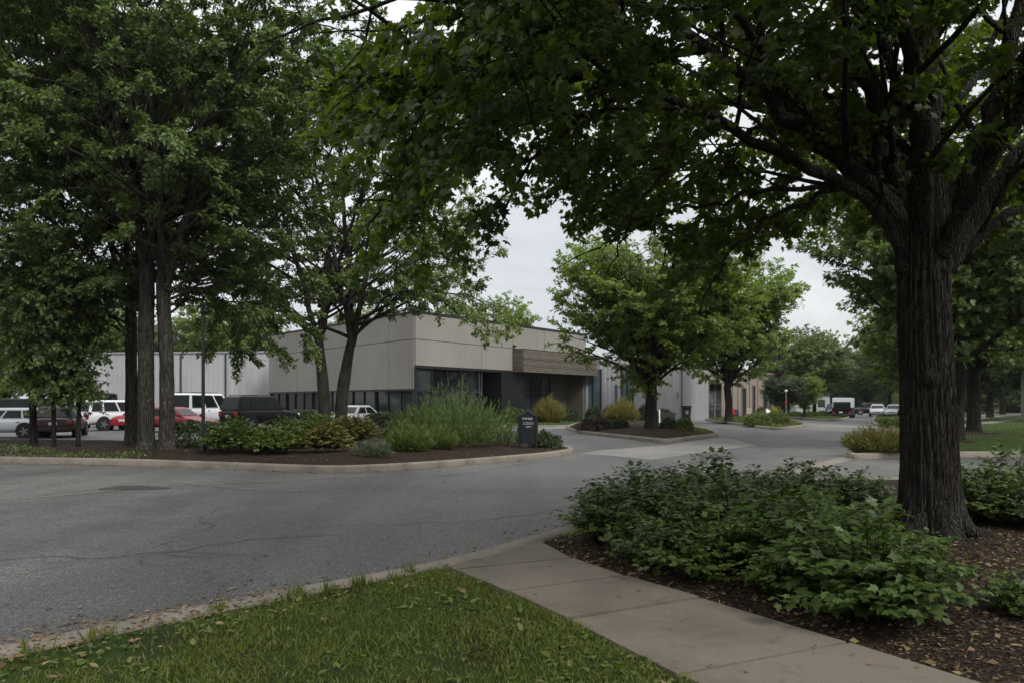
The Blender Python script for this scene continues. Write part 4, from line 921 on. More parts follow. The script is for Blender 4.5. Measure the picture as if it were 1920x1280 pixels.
def bush(name, label, cat, loc, data, mat, group=None, rz=0.0, stemm='bark_dark'):
    (Vl, Fl), (Vs, Fs) = data; t = thing(name, label, cat, loc, rz, group)
    np_mesh('foliage', Vl, Fl, M[mat], t)
    if mat != 'leaf_silver': np_mesh('stem', Vs, Fs, M[stemm], t)
    return t
def bl(x, y): return onland(bed_left, x, y)
GB = 'shrubs on the left mulch bed'
def pxw(w, p): return w*p[1]/F          # a photo width in metres at that place
for (x, y, w, h, kind, mat, name, lab) in (
    (352, 842, 110, 46, 'hedge', 'leaf_dark', 'hedge', 'low dark hedge between the big trunks and the bright green shrubs'),
    (425, 856, 110, 60, 'spray', 'leaf_shrub', 'shrub', 'deep green spreading shrub just right of the lamp post'),
    (520, 832, 130, 44, 'spray', 'leaf_shrub', 'shrub', 'dark green shrub behind the bright low shrub, below the black off-road car'),
    (503, 860, 84, 42, 'spray', 'leaf_fresh', 'shrub', 'small bright green mounded shrub nearest the kerb'),
    (590, 828, 110, 48, 'spray', 'leaf_fresh', 'shrub', 'fresh green shrub with yellowish tips left of the twin stems'),
    (655, 838, 92, 56, 'spray', 'leaf_olive', 'shrub', 'olive and gold shrub right below the twin stem tree'),
    (604, 858, 86, 46, 'spray', 'leaf_olive', 'shrub', 'golden brown low shrub in front of the olive shrub'),
    (545, 842, 60, 36, 'spray', 'leaf_fresh', 'shrub', 'lime green small shrub squeezed between the golden and dark green shrubs'),
    (690, 864, 66, 26, 'plume', 'leaf_silver', 'shrub', 'wispy silver grey plant on bare mulch'),
    (764, 852, 70, 48, 'plume', 'leaf_fresh', 'juniper', 'compact pointed green shrub in front of the tall feathery bush'),
    (823, 850, 56, 40, 'plume', 'leaf_fresh', 'juniper', 'smaller pointed green shrub at the foot of the tall feathery bush'),
    (850, 842, 150, 112, 'plume', 'leaf_feather', 'feathery_bush', 'tall feathery green bush, largest on the left bed'),
    (762, 836, 82, 66, 'plume', 'leaf_shrub', 'feathery_bush', 'mid green feathery bush on the left flank of the tall one'),
    (944, 842, 66, 72, 'plume', 'leaf_feather', 'feathery_bush', 'feathery bush between the tall bush and the black sign'),
    (1025, 839, 46, 27, 'dome', 'leaf_dark', 'shrub', 'low rounded dark shrub right of the black sign')):
    p = bl(x, y); W, Hh = pxw(w, p)*1.3, pxw(h, p)*1.06; sd = int(x*7+y); ry = W*.42
    p = (p[0], p[1]+ry*.8, float(bed_left.z([(p[0], p[1]+ry*.8)])[0]))
    if kind == 'hedge': d = hedge_box(sd, W, W*.5, Hh, 7000, .07)
    elif kind == 'spray': d = bush_spray(sd, W/2, ry, Hh, 290, 15, .10, T_LOBED)
    elif kind == 'plume': d = bush_plume(sd, W/2, ry, Hh*1.03, 420 if w > 100 else (60 if w == 66 else 240), 26, .15 if w > 60 else .12)
    else: d = bush_dome(sd, W/2, ry, Hh, 2600, .07)
    bush(name, lab, 'shrub' if kind != 'hedge' else 'hedge', p, d, mat, GB)
# clipped hedges and bushes near the building
bush('hedge', 'dark clipped hedge between the silver car and the feathery bushes', 'hedge', GX(733, 36, 0), hedge_box(61, 2.7, 1.2, 1.15, 9000, .09), 'leaf_dark')
bush('hedge', 'dark hedge in front of the ribbon window right of the black off-road car', 'hedge', GX(580, 50, 0), hedge_box(63, 3.2, 1.2, 1.15, 6000, .11), 'leaf_dark')
bush('ornamental_grass_bush', 'rounded yellow green bush beside the building entrance behind the black sign', 'shrub', GX(1029, 58, .15), bush_plume(65, 1.25, 1.1, 1.75, 420, 20, .28), 'leaf_yellow')
bush('ornamental_grass_bush', 'rounded olive yellow bush in front of the white metal wall left of the island tree', 'shrub', GX(1166, 60, .15), bush_plume(66, 1.3, 1.1, 1.7, 420, 20, .28), 'leaf_yellow')
for (x, Y, w, h, lab, mat) in ((1069, 64, 1.7, 1.15, 'dark shrub under the canopy right of the yellow bush', 'leaf_dark'), (1113, 65, 1.5, 1.2, 'flat topped clipped dark bush in front of the tall left window of the white building', 'leaf_dark'),
    (1209, 64, 1.3, 1.4, 'dark round shrub behind the trunk of the island tree', 'leaf_dark'), (1246, 60, 1.7, 1.05, 'clipped dark bush by the white post right of the island trunk', 'leaf_dark'), (962, 60, 2.6, 1.2, 'green shrub at the base of the black entrance pier', 'leaf_shrub'), (1145, 66, 1.6, 1.3, 'dark shrub beside the olive yellow bush', 'leaf_dark')):
    bush('shrub', lab, 'shrub', GX(x, Y, .1), hedge_box(int(x), w, 1.0, h, 3200, .11, .5), mat, 'shrubs along the building front')
for (x, y, w, h, lab, mat) in ((1121, 807, 84, 24, 'low purplish brown mound of shrubs on the island left of the tree', 'leaf_purple'), (1166, 809, 36, 18, 'small dark end of the purplish mound beside the island tree', 'leaf_dark'), (1259, 812, 34, 22, 'dark clipped shrub on the island just right of the trunk', 'leaf_dark'), (1288, 812, 38, 22, 'bushy dark green shrub at the tip of the island', 'leaf_shrub')):
    p = onland(bed_mid, x, y); W, Hh = pxw(w, p), pxw(h, p); p = (p[0], p[1]+.7, float(bed_mid.z([(p[0], p[1]+.7)])[0]))
    bush('shrub', lab, 'shrub', p, hedge_box(int(x+3), W, min(W, 1.4), Hh, 5200, .075, .5), mat, 'low shrubs on the middle island')
for (x, y, w, h, lab) in ((1430, 797, 50, 22, 'clipped green hedge on the grass island, nearer half'), (1466, 794, 46, 23, 'clipped green hedge on the grass island, farther right half')):
    p = onland(lawn_c, x, y); p = (p[0], p[1]+.9, p[2]); bush('hedge', lab, 'hedge', p, hedge_box(int(x), pxw(w, p), 1.6, pxw(h, p), 6000, .10, .4), 'leaf_fresh', 'hedges on the grass island')
for (x, y, w, h, lab) in ((1492, 782, 30, 11, 'small dark hedge on the far left verge'), (1518, 783, 34, 12, 'longer dark hedge on the far left verge by the white building'), (1541, 782, 24, 12, 'dark hedge beside the truck at the road end')):
    p = G(x, y, 0); bush('hedge', lab, 'hedge', p, hedge_box(int(x), pxw(w, p), 1.6, pxw(h, p), 2200, .14, .4), 'leaf_shrub', 'hedges on the far verges')
for (x, y, w, h, lab) in ((1663, 798, 20, 16, 'square hedge on the right verge in front of the white cars'), (1684, 798, 22, 15, 'second square hedge on the right verge, partly behind the trunk')):
    p = onland(lawn_s, x, y); bush('hedge', lab, 'hedge', p, hedge_box(int(x), pxw(w, p), 1.4, pxw(h, p), 2200, .12, .4), 'leaf_shrub', 'hedges on the far verges')
p = onland(lawn_r, 1668, 851); bush('ornamental_grass_bush', 'yellow green grassy bush at the lawn corner left of the foreground trunk', 'shrub', (p[0], p[1]+.8, p[2]), bush_plume(71, 1.0, .8, .78, 420, 20, .16), 'leaf_olive')
p = onland(lawn_r, 1735, 846); bush('ornamental_grass_bush', 'yellow green grassy bush at the lawn corner, half behind the foreground trunk', 'shrub', (p[0], p[1]+.8, p[2]), bush_plume(72, 1.0, .8, .7, 360, 20, .16), 'leaf_olive')
# mulch rings and tree pits on the right lawn
for (x, y, r_) in ((1794, 836, 1.9), (1826, 812, 2.4)):
    p = onland(lawn_r, x, y)
    a = np.arange(40)/40*6.2832; r_ *= .85; ring = np.stack([p[0]+np.cos(a)*r_*(1+.08*np.sin(3*a)), p[1]+np.sin(a)*r_*(1+.06*np.cos(2*a))], 1)
    Land('mulch_ring', ring, p[2]-.11, .15, 1.2, M['mulch'], .4, .02)
p = onland(lawn_c, 1366, 790); a = np.arange(40)/40*6.2832
Land('mulch_ring', np.stack([p[0]+np.cos(a)*1.2, p[1]+.3+np.sin(a)*1.5], 1), p[2]-.06, .1, .9, M['mulch'], .4, .02)

# --- the leafy shrubs around the big maple
def leafy(seed, r, h, nst, leaf):
    rs = np.random.RandomState(seed); PP, AA, NN, ln, SS = [], [], [], [], []
    for k in range(nst):
        a = rs.uniform(0, 6.28); q = math.sqrt(rs.uniform(.0, 1)); hh = h*(1.05-.62*q*q)*rs.uniform(.55, 1.3)
        e = np.array((math.cos(a)*r*q, math.sin(a)*r*q, hh)); b = np.array((e[0]*.25, e[1]*.25, -.02)); c = b*.6+np.array((e[0]*.35, e[1]*.35, hh*1.0))
        per = 9; t = np.linspace(.22, 1, per)[:, None]; p = (1-t)**2*b+2*t*(1-t)*c+t*t*e
        T = unit(np.gradient(p, axis=0)); sd = unit(np.cross(T, np.array((0, 0, 1.))+rs.normal(0, .2, 3)))
        for s in (-1, 1):
            A = T*.55+s*sd*.85+np.array((0, 0, -.22))+rs.normal(0, .3, p.shape); PP.append(p+unit(A)*.02+rs.normal(0, .012, p.shape)); AA.append(A)
            NN.append(np.array((0, 0, 1.))+.4*unit(e)+rs.normal(0, .42, p.shape)); SS.append(leaf*(.5+.6*np.sin(np.pi*np.clip(t[:, 0]*.8+.1, 0, 1)))*rs.uniform(.5, 1.25, per))
        PP.append(p[-1:]); AA.append(T[-1:]+rs.normal(0, .2, (1, 3))); NN.append(np.array([[0, 0, 1.]])+rs.normal(0, .2, (1, 3))); SS.append(np.array([leaf*.7]))
        ln.append((np.vstack([b[None], p[::4]]), np.linspace(.006, .002, 1+len(p[::4]))))
    P = np.vstack(PP); return place(T_LOBED, P, np.vstack(AA), np.vstack(NN), np.concatenate(SS)), tubes(ln, [4]*len(ln))
SV = [leafy(81, .66, .62, 105, .088), leafy(82, .60, .56, 95, .084), leafy(83, .74, .66, 105, .108)]
protos = []
LSG = 'leafy shrubs in the bed around the big maple'
mid_label = 'leafy green shrub merged in the dense shrub mass beside the maple trunk'
spots = [  # photo position of the base, size, variant, label
 (1140, 1014, .9, 0, 'leafy shrub at the corner of the bed where kerb meets sidewalk', 0), (1225, 1056, .85, 1, 'low leafy shrub on the sidewalk edge second from the kerb corner', 0),
 (1310, 1080, .9, 0, 'leafy shrub in the front row above the middle sidewalk slab', 0), (1478, 1122, .66, 1, 'small lime green shrub at the front edge between larger dark shrubs', 1),
 (1625, 1150, 1.0, 2, 'big leaved shrub nearest the camera in the front of the bed', 0), (1700, 1112, .72, 0, 'dark leafy shrub right of the big leaved front shrub', 0), (1530, 1075, .9, 2, 'leafy shrub behind the lime green one', 0),
 (1180, 985, 1.0, 2, None, 0), (1270, 1010, 1.05, 0, None, 0), (1380, 1040, 1.0, 2, None, 0), (1490, 1025, 1.0, 1, None, 0), (1590, 1060, .85, 0, None, 0),
 (1230, 955, 1.05, 1, None, 0), (1330, 968, 1.1, 2, None, 0), (1430, 985, 1.0, 0, None, 0), (1540, 985, .95, 2, None, 0),
 (1300, 950, .9, 0, None, 0), (1400, 950, .85, 1, None, 0), (1500, 952, .85, 2, None, 0), (1610, 958, .85, 0, None, 0),
 (1835, 975, 1.0, 0, 'dark leafy shrub immediately right of the maple trunk', 0), (1900, 955, 1.1, 2, 'dark leafy shrub right of the trunk at the edge of the photo', 0), (1960, 985, 1.1, 1, 'dark leafy shrub cut by the right edge of the photo', 0),
 (1925, 1150, .5, 1, 'dark small shrub at the right edge on bare mulch', 0)]
for k, (x, y, s, v, lab, lime) in enumerate(spots):
    p = onland(bed_near, x, y)
    if v in [q[0] for q in protos]:
        o = copy_tree([q[1] for q in protos if q[0] == v][0])
    else:
        o = bush('leafy_shrub', mid_label, 'shrub', p, SV[v], 'leaf_shrub', LSG, 0, 'bark_dark'); protos.append((v, o))
    o.location = p; o.rotation_euler.z = k*2.1; o.scale = (s*1.05, s*1.05, s*.86); o['label'] = lab or mid_label
    if not lime and k % 3 == 1 and x < 1700:
        for ch in o.children:
            if ch.name.startswith('foliage'): ch.material_slots[0].link = 'OBJECT'; ch.material_slots[0].material = M['leaf_shrub_pale']
    if lime:
        for ch in o.children:
            if ch.name.startswith('foliage'): ch.material_slots[0].link = 'OBJECT'; ch.material_slots[0].material = M['leaf_shrub_lime']

# ================================================================== GROUND COVER
rs = np.random.RandomState(99)
def scatter(poly, n, box=None):
    lo, hi = (poly.min(0), poly.max(0)) if box is None else (np.array(box[0]), np.array(box[1]))
    X = rs.uniform(lo, hi, (n, 2)); return X[inside(X, poly)]
X = scatter(LAWN, 300000, ((-6.5, 2.6), (3.0, 8.0)))
xi = 960+F*X[:, 0]/X[:, 1]; yi = HZ+F*(CH-.1)/X[:, 1]; X = X[(xi > -120) & (xi < 1400) & (yi < 1380)]
de = dist_poly(X, LAWN); dn_ = vnoise(X[:, 0]*2.2+3, X[:, 1]*2.2)*.6+vnoise(X[:, 0]*7, X[:, 1]*7)*.4
left = np.clip((1.2-de)/1.2, 0, 1)*np.clip((-X[:, 0]-.6)/1.6, 0, 1)      # thin, littered turf along the left kerb
keep = rs.rand(len(X)) < np.clip(.1+1.35*dn_-.8*left, .04, 1)
X = X[keep]; n = len(X); Z = lawn.z(X)
A = np.column_stack([rs.normal(0, .55, (n, 2)), rs.uniform(.5, 1.1, n)]); N = rs.normal(0, 1, (n, 3)); hgt = rs.uniform(.022, .06, n)*(.75+.7*vnoise(X[:, 0]*3, X[:, 1]*3+9))
V, Ft = place((np.array([(0, .06, 0), (0, -.06, 0), (.55, .05, .05), (.55, -.05, .05), (1, 0, -.12)]), np.array([(0, 1, 2), (1, 3, 2), (2, 3, 4)])), np.column_stack([X, Z-.004]), A, N, hgt, rs.uniform(.7, 1.3, n))
# tufts over the kerb edge
kx = kl[(kl[:, 1] > 4.3) & (kl[:, 0] > -4)]; TP = []
for _ in range(14):
    c_ = kx[rs.randint(len(kx))]+rs.normal(0, .05, 2); m = rs.randint(14, 46); TP.append(np.column_stack([c_+rs.normal(0, .035, (m, 2)), np.full(m, .085)]))
TP = np.vstack(TP); n2 = len(TP); V2, F2 = place(T_BLADE, TP, np.column_stack([rs.normal(0, .4, (n2, 2)), rs.uniform(.6, 1.1, n2)]), rs.normal(0, 1, (n2, 3)), rs.uniform(.06, .14, n2), rs.uniform(.5, 1, n2))
# broad leaf weeds in the turf
XW = scatter(LAWN, 2600, ((-4.5, 3.8), (1.5, 6.4))); dw = dist_poly(XW, LAWN); XW = XW[rs.rand(len(XW)) < np.clip(1.1-dw, .1, .9)]; n3 = len(XW)
V3, F3 = place(T_OVATE, np.column_stack([XW, lawn.z(XW)+.02]), np.column_stack([rs.normal(0, 1, (n3, 2)), rs.uniform(0, .6, n3)]), np.array((0, 0, 1.))+rs.normal(0, .3, (n3, 3)), rs.uniform(.03, .07, n3))
V, Ft = np.vstack([V, V2, V3]), np.vstack([Ft, F2+len(V), F3+len(V)+len(V2)])
tag(np_mesh('grass', V, Ft, M['blade']), 'short green grass of the lawn corner between kerb and sidewalk', 'grass', kind='stuff')
# grass blades on the lawns across the road
def far_grass(land, n, label, hmax=.09, cond=None, mat='blade'):
    P = land.P; X = scatter(P, n*3); X = X[:n]
    if cond is not None: X = X[cond(X)]
    m = len(X); A = np.column_stack([rs.normal(0, .4, (m, 2)), rs.uniform(.6, 1.1, m)])
    V, Ft = place((T_BLADE[0]*np.array((1, 2.6, 1)), T_BLADE[1]), np.column_stack([X, land.z(X)-.005]), A, rs.normal(0, 1, (m, 3)), rs.uniform(.05, hmax, m))
    tag(np_mesh('grass', V, Ft, M[mat]), label, 'grass', kind='stuff')
far_grass(lawn_r, 60000, 'mown grass of the lawn right of the foreground trunk', .1, lambda X: (X[:, 1] < 48) & (X[:, 0] < 40))
far_grass(lawn_c, 14000, 'mown grass of the island before the tan shops', .1)
far_grass(bed_left, 26000, 'thin grass on the left end of the mulch bed', .1, lambda X: (X[:, 0] < -9.3-1.2*vnoise(X[:, 0], X[:, 1]*2)) & (dist_poly(X, bed_left.P) < 1.1+1.6*vnoise(X[:, 0]*.8, X[:, 1]*.8)) & (X[:, 1] < 27), 'leaf_a')
far_grass(bed_mid, 7000, 'thin grass around the tip of the middle island', .1, lambda X: X[:, 0]-.12*X[:, 1] > 3.6)
# mulch chips and fallen leaves
XB = scatter(BED, 60000, ((-.5, 4.2), (5.6, 11.5))); XB = XB[:26000]; n = len(XB)
V, Ft = place((np.array([(0, .13, 0), (0, -.13, 0), (.5, .2, .08), (.5, -.16, .08), (1, .07, -.02), (1, -.1, -.02)]), np.array([(0, 1, 2), (1, 3, 2), (2, 3, 4), (3, 5, 4)])), np.column_stack([XB, bed_near.z(XB)+.004]),
    np.column_stack([rs.normal(0, 1, (n, 2)), rs.normal(0, .22, n)]), np.array((0, 0, 1.))+rs.normal(0, .35, (n, 3)), rs.uniform(.015, .055, n)*(.7+.5*(rs.rand(n) > .9)))
tag(np_mesh('mulch_chips', V, Ft, M['chip']), 'dark bark chips covering the bed under the leafy shrubs', 'mulch', kind='stuff')
def litter(pts, zs, s0, s1, label, mat='deadleaf', tmpl=T_OVATE, flat=.25):
    m = len(pts); V, Ft = place(tmpl, np.column_stack([pts, zs]), np.column_stack([rs.normal(0, 1, (m, 2)), rs.normal(0, .12, m)]), np.array((0, 0, 1.))+rs.normal(0, flat, (m, 3)), rs.uniform(s0, s1, m))
    tag(np_mesh('leaf_litter', V, Ft, M[mat]), label, 'leaves', kind='stuff')
kk = K[(K[:, 1] > 4.2) & (K[:, 1] < 15)]; i = rs.randint(0, len(kk), 900); base_ = kk[i]+rs.normal(0, .08, (900, 2)); nrm_ = offset(K, 1, False)-K; nrm_ = nrm_[(K[:, 1] > 4.2) & (K[:, 1] < 15)][i]
d_ = np.abs(rs.exponential(.22, 900))+.04; d_[base_[:, 1] < 7.3] *= 1.3; pts = base_+nrm_*d_[:, None]; pts = pts[np.sum((pts-base_)*nrm_, 1) > .02]
litter(pts, np.full(len(pts), .012), .015, .075, 'dry brown leaves gathered in the gutter along the near kerb')
c_ = np.array(G2(330, 1165)); XD = np.vstack([c_+rs.normal(0, 1, (330, 2))*np.array((.2, .2))+np.outer(rs.normal(0, .5, 330), (.7, .72)), np.array(G2(60, 1225))+rs.normal(0, .22, (110, 2))]); ins_ = inside(XD, LAWN)
zz_ = np.where(ins_, .11, np.where(dist_poly(XD, LAWN) < .34, .108, .012)); litter(XD, zz_, .015, .065, 'drift of dry leaves and grit over the kerb at the left of the lawn')
litter(XD[::-1]+rs.normal(0, .1, XD.shape), zz_*0+np.where(inside(XD[::-1], LAWN), .10, .11), .008, .03, 'bark and twig crumbs over the overgrown kerb', 'chip', T_DIAM)
XR = np.column_stack([rs.uniform(-9, 4, 260), rs.uniform(5, 17, 260)]); XR = XR[(dist_poly(XR, LAWN) > .1) & ~inside(XR, LAWN) & ~inside(XR, BED)]
XR = XR[(XR[:, 1] > np.interp(XR[:, 0], K[:60, 0], K[:60, 1])+.1)] if len(XR) else XR
litter(XR, np.full(len(XR), .01), .012, .05, 'scattered dry leaves on the asphalt')
XG = scatter(LAWN, 5000, ((-4.6, 4.0), (1.4, 7.4))); dg = dist_poly(XG, LAWN); XG = XG[(rs.rand(len(XG)) < np.exp(-dg*3.2)*.32*np.clip(-XG[:, 0]*.6+.1, .04, 1)+.006)]
litter(XG, lawn.z(XG)+.04, .025, .085, 'dry leaves lying in the grass along the kerb')
XM = scatter(BED, 6000, ((-.5, 4.2), (5.4, 10.5)))[:2600]; litter(XM, bed_near.z(XM)+.012, .02, .07, 'dry leaves and twigs on the bark mulch', tmpl=T_DIAM, flat=.5)
pp_ = np.vstack([Lj, Rj[::-1]]); XP = scatter(pp_, 300, ((-.8, 4.2), (3.2, 8.8)))[:52]; litter(XP, np.full(len(XP), .112), .012, .045, 'a few dry leaf bits on the sidewalk')
fo = bed_left.P; fo = fo[(fo[:, 1] < 27)]; i = rs.randint(0, len(fo), 1100); pts = fo[i]+rs.normal(0, .06, (1100, 2)); pts[:, 1] -= rs.uniform(.2, .42, 1100); pts = pts[~inside(pts, offset(bed_left.P, -.2))]
litter(pts, np.full(len(pts), .012), .03, .09, 'dry leaves along the foot of the far kerb')
XL = scatter(bed_left.P, 8000)[:2200]; litter(XL, bed_left.z(XL)+.012, .03, .09, 'dry leaves on the left mulch bed')

# ================================================================== VEHICLES
def make_car(name, label, loc, rz, paint, kind='sedan', Ln=4.5, W=1.76, H=1.42, group='cars in the car park', rails=False, black_top=False, bar=False):
    "front is +x"
    t = thing(name, label, 'car', loc, rz, group); h = Ln/2; w = W/2
    sp = dict(sedan=dict(hood=(.66, .90), belt=.92, cowl=.20, rear=-.36, rf=.03, rr=-.22, tail=.95, tz=.84),
              coupe=dict(hood=(.62, .86), belt=.88, cowl=.14, rear=-.38, rf=-.02, rr=-.20, tail=.92, tz=.8),
              hatch=dict(hood=(.72, .95), belt=.95, cowl=.24, rear=-.47, rf=.06, rr=-.36, tail=.97, tz=.95),
              suv=dict(hood=(.90, 1.06), belt=1.06, cowl=.22, rear=-.485, rf=.10, rr=-.42, tail=1.07, tz=1.02),
              boxy=dict(hood=(.98, 1.08), belt=1.10, cowl=.17, rear=-.495, rf=.12, rr=-.46, tail=1.10, tz=1.08),
              van=dict(hood=(.92, 1.10), belt=1.05, cowl=.34, rear=-.49, rf=.16, rr=-.44, tail=1.08, tz=1.05))[kind]
    zb = .24 if kind in ('sedan', 'coupe', 'hatch') else .34
    k = H/{'sedan': 1.42, 'coupe': 1.35, 'hatch': 1.48, 'suv': 1.72, 'boxy': 1.86, 'van': 1.8}[kind]
    belt = sp['belt']*k; hf, hc = sp['hood'][0]*k, sp['hood'][1]*k; tl, tz = sp['tail']*k, sp['tz']*k
    st = [(h, zb+.12, hf-.16, w*.70), (h-.05, zb+.04, hf-.05, w*.80), (h-.22, zb, hf, w*.93), (h*.62, zb-.02, (hf+hc)/2+.02, w*.99), (sp['cowl']*Ln, zb-.02, hc, w), (0, zb-.02, belt, w*1.0), (sp['rr']*Ln*.8, zb-.02, belt, w), (sp['rear']*Ln*.98, zb, tl, w*.98), (-h+.16, zb+.02, tz, w*.93), (-h+.03, zb+.06, tz-.06, w*.86), (-h, zb+.14, tz-.18, w*.78)]
    rings = []
    for x, z0, z1, ww in st:
        d = z1-z0
        rings.append([(x, -ww*.86, z0), (x, -ww*.985, z0+d*.22), (x, -ww, z0+d*.55), (x, -ww*.97, z0+d*.86), (x, -ww*.88, z1), (x, 0, z1+.018), (x, ww*.88, z1), (x, ww*.97, z0+d*.86), (x, ww, z0+d*.55), (x, ww*.985, z0+d*.22), (x, ww*.86, z0)])
    b = MB().loft(rings); body = b.build('body', paint, t)
    bv = body.modifiers.new('smooth', 'SUBSURF'); bv.levels = 1; bv.render_levels = 1
    body.data.polygons.foreach_set('use_smooth', [True]*len(body.data.polygons))
    wb, wr = w*.90, w*.72; xf, xr, rf, rr = sp['cowl']*Ln, sp['rear']*Ln, sp['rf']*Ln, sp['rr']*Ln; z0, z1 = belt-.04, H
    cab = MB(); zc = z1-.05
    cab.loft([[(xf, -wb, z0), (xf, wb, z0), (xr, wb, z0), (xr, -wb, z0)], [(rf+.05, -wr*1.03, zc-.03), (rf+.05, wr*1.03, zc-.03), (rr-.05, wr*1.03, zc-.03), (rr-.05, -wr*1.03, zc-.03)], [(rf-.08, -wr*.96, zc+.03), (rf-.08, wr*.96, zc+.03), (rr+.06, wr*.96, zc+.03), (rr+.06, -wr*.96, zc+.03)], [(rf-.25, -wr*.82, z1), (rf-.25, wr*.82, z1), (rr+.2, wr*.82, z1), (rr+.2, -wr*.82, z1)]])
    cab.build('cabin', M['paint_black'] if black_top else paint, t)
    e = .012; zt = zc-.07; f = (zt-z0)/(zc-.03-z0); zl = z0+.07; fl = .07/(zc-.03-z0)
    def side(s0, s1, sg):
        def pt(s, fz):
            xa = xr+(xf-xr)*s; xb = rr-.05+(rf-rr+.10)*s; y = wb+(wr*1.03-wb)*fz
            return (xa+(xb-xa)*fz, sg*(y+e), z0+(zc-.03-z0)*fz)
        return [pt(s0, fl), pt(s1, fl), pt(s1, f), pt(s0, f)]
    cuts = {'sedan': [(.10, .46), (.51, .90)], 'coupe': [(.12, .40), (.45, .90)], 'hatch': [(.06, .26), (.30, .60), (.64, .93)], 'suv': [(.04, .26), (.30, .60), (.64, .94)], 'boxy': [(.05, .33), (.37, .63), (.67, .94)], 'van': [(.04, .32), (.36, .64), (.68, .94)]}[kind]
    for s0, s1 in cuts:
        for sg in (-1, 1): MB().poly(side(s0, s1, sg)).build('side_window', M['carglass'], t)
    def fb(xa, xb, s):
        def pt(y, fz): return (xa+(xb-xa)*fz+s*e, y*(wb+(wr*1.03-wb)*fz)*.90, z0+(zc-.03-z0)*fz+e)
        return [pt(-1, fl), pt(1, fl), pt(1, f), pt(-1, f)]
    MB().poly(fb(xf, rf+.05, 1)).build('windshield', M['carglass'], t); MB().poly(fb(xr, rr-.05, -1)).build('rear_window', M['carglass'], t)
    wrd = .31 if zb < .3 else .37
    for sx in (h*.64, -h*.60):
        for sg in (-1, 1):
            MB().cyl((sx, sg*(w-.05), wrd+.02), (sx, sg*(w+.012), wrd+.02), wrd+.075, n=24).build('wheel_arch', M['rubber'], t)
            whl = MB().cyl((sx, sg*(w-.2), wrd), (sx, sg*(w+.02), wrd), wrd, n=28).build('wheel', M['rubber'], t)
            r_ = MB().cyl((sx, sg*(w+.0), wrd), (sx, sg*(w+.026), wrd), wrd*.3, n=16)
            for q in range(5):
                a = q*1.2566; r_.box((sx+math.cos(a)*wrd*.36, sg*(w+.022), wrd+math.sin(a)*wrd*.36), (wrd*.56, .02, wrd*.2), 0, 0, 0, -a)
            r_.build('rim', M['alloy'], whl)
    for sg in (-1, 1):
        MB().box((h-.10, sg*w*.62, hf-.13), (.14, w*.42, .14), 0, .03).build('headlight', M['headlens'], t)
        tall = kind in ('suv', 'boxy', 'van')
        MB().box((-h+.045, sg*w*.74, tz-.20 if not tall else tz-.22), (.12, w*.24, .15 if not tall else .30), 0, .025).build('taillight', M['redlight'], t)
        MB().box((xf-.12, sg*(w+.07), belt+.04), (.10, .18, .12), 0, .03).build('mirror', paint, t)
        for s0, s1 in cuts[-2:]:
            MB().box((xr+(xf-xr)*(s0+.04), sg*(w*.985), belt-.14), (.17, .03, .03), 0, .01).build('door_handle', M['plastic'] if kind != 'sedan' else paint, t)
    MB().box((h-.03, 0, zb+.14), (.14, W*.80, .16), 0, .04).build('bumper', M['plastic'] if kind in ('suv', 'boxy') else paint, t)
    MB().box((-h+.02, 0, zb+.15), (.16, W*.84, .18), 0, .04).build('bumper', M['chrome'] if kind == 'boxy' else paint, t)
    MB().box((-h+.0, 0, (zb+tz)/2+.08), (.03, .34, .12)).build('number_plate', M['plate'], t)
    MB().box((h-.015, 0, hf-.2), (.05, w*.8, .10), 0, .01).build('grille', M['black'], t)
    if rails:
        for sg in (-1, 1):
            rb = MB().cyl((rf-.3, sg*wr*.8, H+.05), (rr+.2, sg*wr*.8, H+.05), .02, n=8)
            for x in (rf-.3, (rf+rr)/2, rr+.2): rb.cyl((x, sg*wr*.8, H-.02), (x, sg*wr*.8, H+.05), .02, n=8)
            rb.build('roof_rail', M['black'], t)
    return t
def cx(x, Y): return GX(x, Y, .004)
make_car('parked_car', 'white compact car at the left edge, nearest the mulch bed', cx(12, 36.5), R(183), M['paint_white'], 'hatch', 4.2, 1.72, 1.36)
make_car('parked_car', 'black hatchback with dark red lower body seen from behind between young trees', cx(115, 37.5), R(110), M['paint_maroon'], 'hatch', 4.1, 1.74, 1.42, black_top=True)
make_car('parked_car', 'white off-road car with red tail lamps beside the red hatchback', cx(214, 46.5), R(64), M['paint_white'], 'suv', 4.5, 1.82, 1.74)
make_car('parked_car', 'red hatchback tail with a plate peeking out left of the big trunks', cx(244, 47.5), R(104), M['paint_red'], 'coupe', 4.3, 1.74, 1.32)
make_car('parked_car', 'red sedan with its bonnet pointing right toward the lamp post', cx(333, 43.5), R(-14), M['paint_red'], 'sedan', 4.5, 1.74, 1.36)
make_car('parked_van', 'white minivan with dark side windows behind the red sedan', cx(384, 50), R(72), M['paint_white'], 'van', 4.8, 1.95, 2.16, rails=True)
make_car('parked_car', 'black off-road car with roof rack and red tail lamps in front of the office', cx(489, 47.0), R(56), M['paint_black'], 'suv', 4.6, 1.9, 1.98, rails=True)
make_car('parked_car', 'silver sedan seen from behind right of the twin stem tree', cx(676, 49), R(64), M['paint_silver'], 'sedan', 4.5, 1.76, 1.44)
make_car('parked_van', 'tall dark van at the far left of the back row', cx(35, 47.5), R(178), M['paint_black'], 'van', 5.2, 1.9, 1.84)
make_car('parked_car', 'boxy white off-road car with black hard top in the back row', cx(150, 52), R(205), M['paint_white'], 'boxy', 4.6, 1.86, 2.22, black_top=True)
fc = make_car('distant_car', 'white car parked at the far end of the road, left of the other white car', GX(1645, 93, 0), R(245), M['paint_white'], 'sedan', 4.3, 1.7, 1.4, 'cars parked down the road')
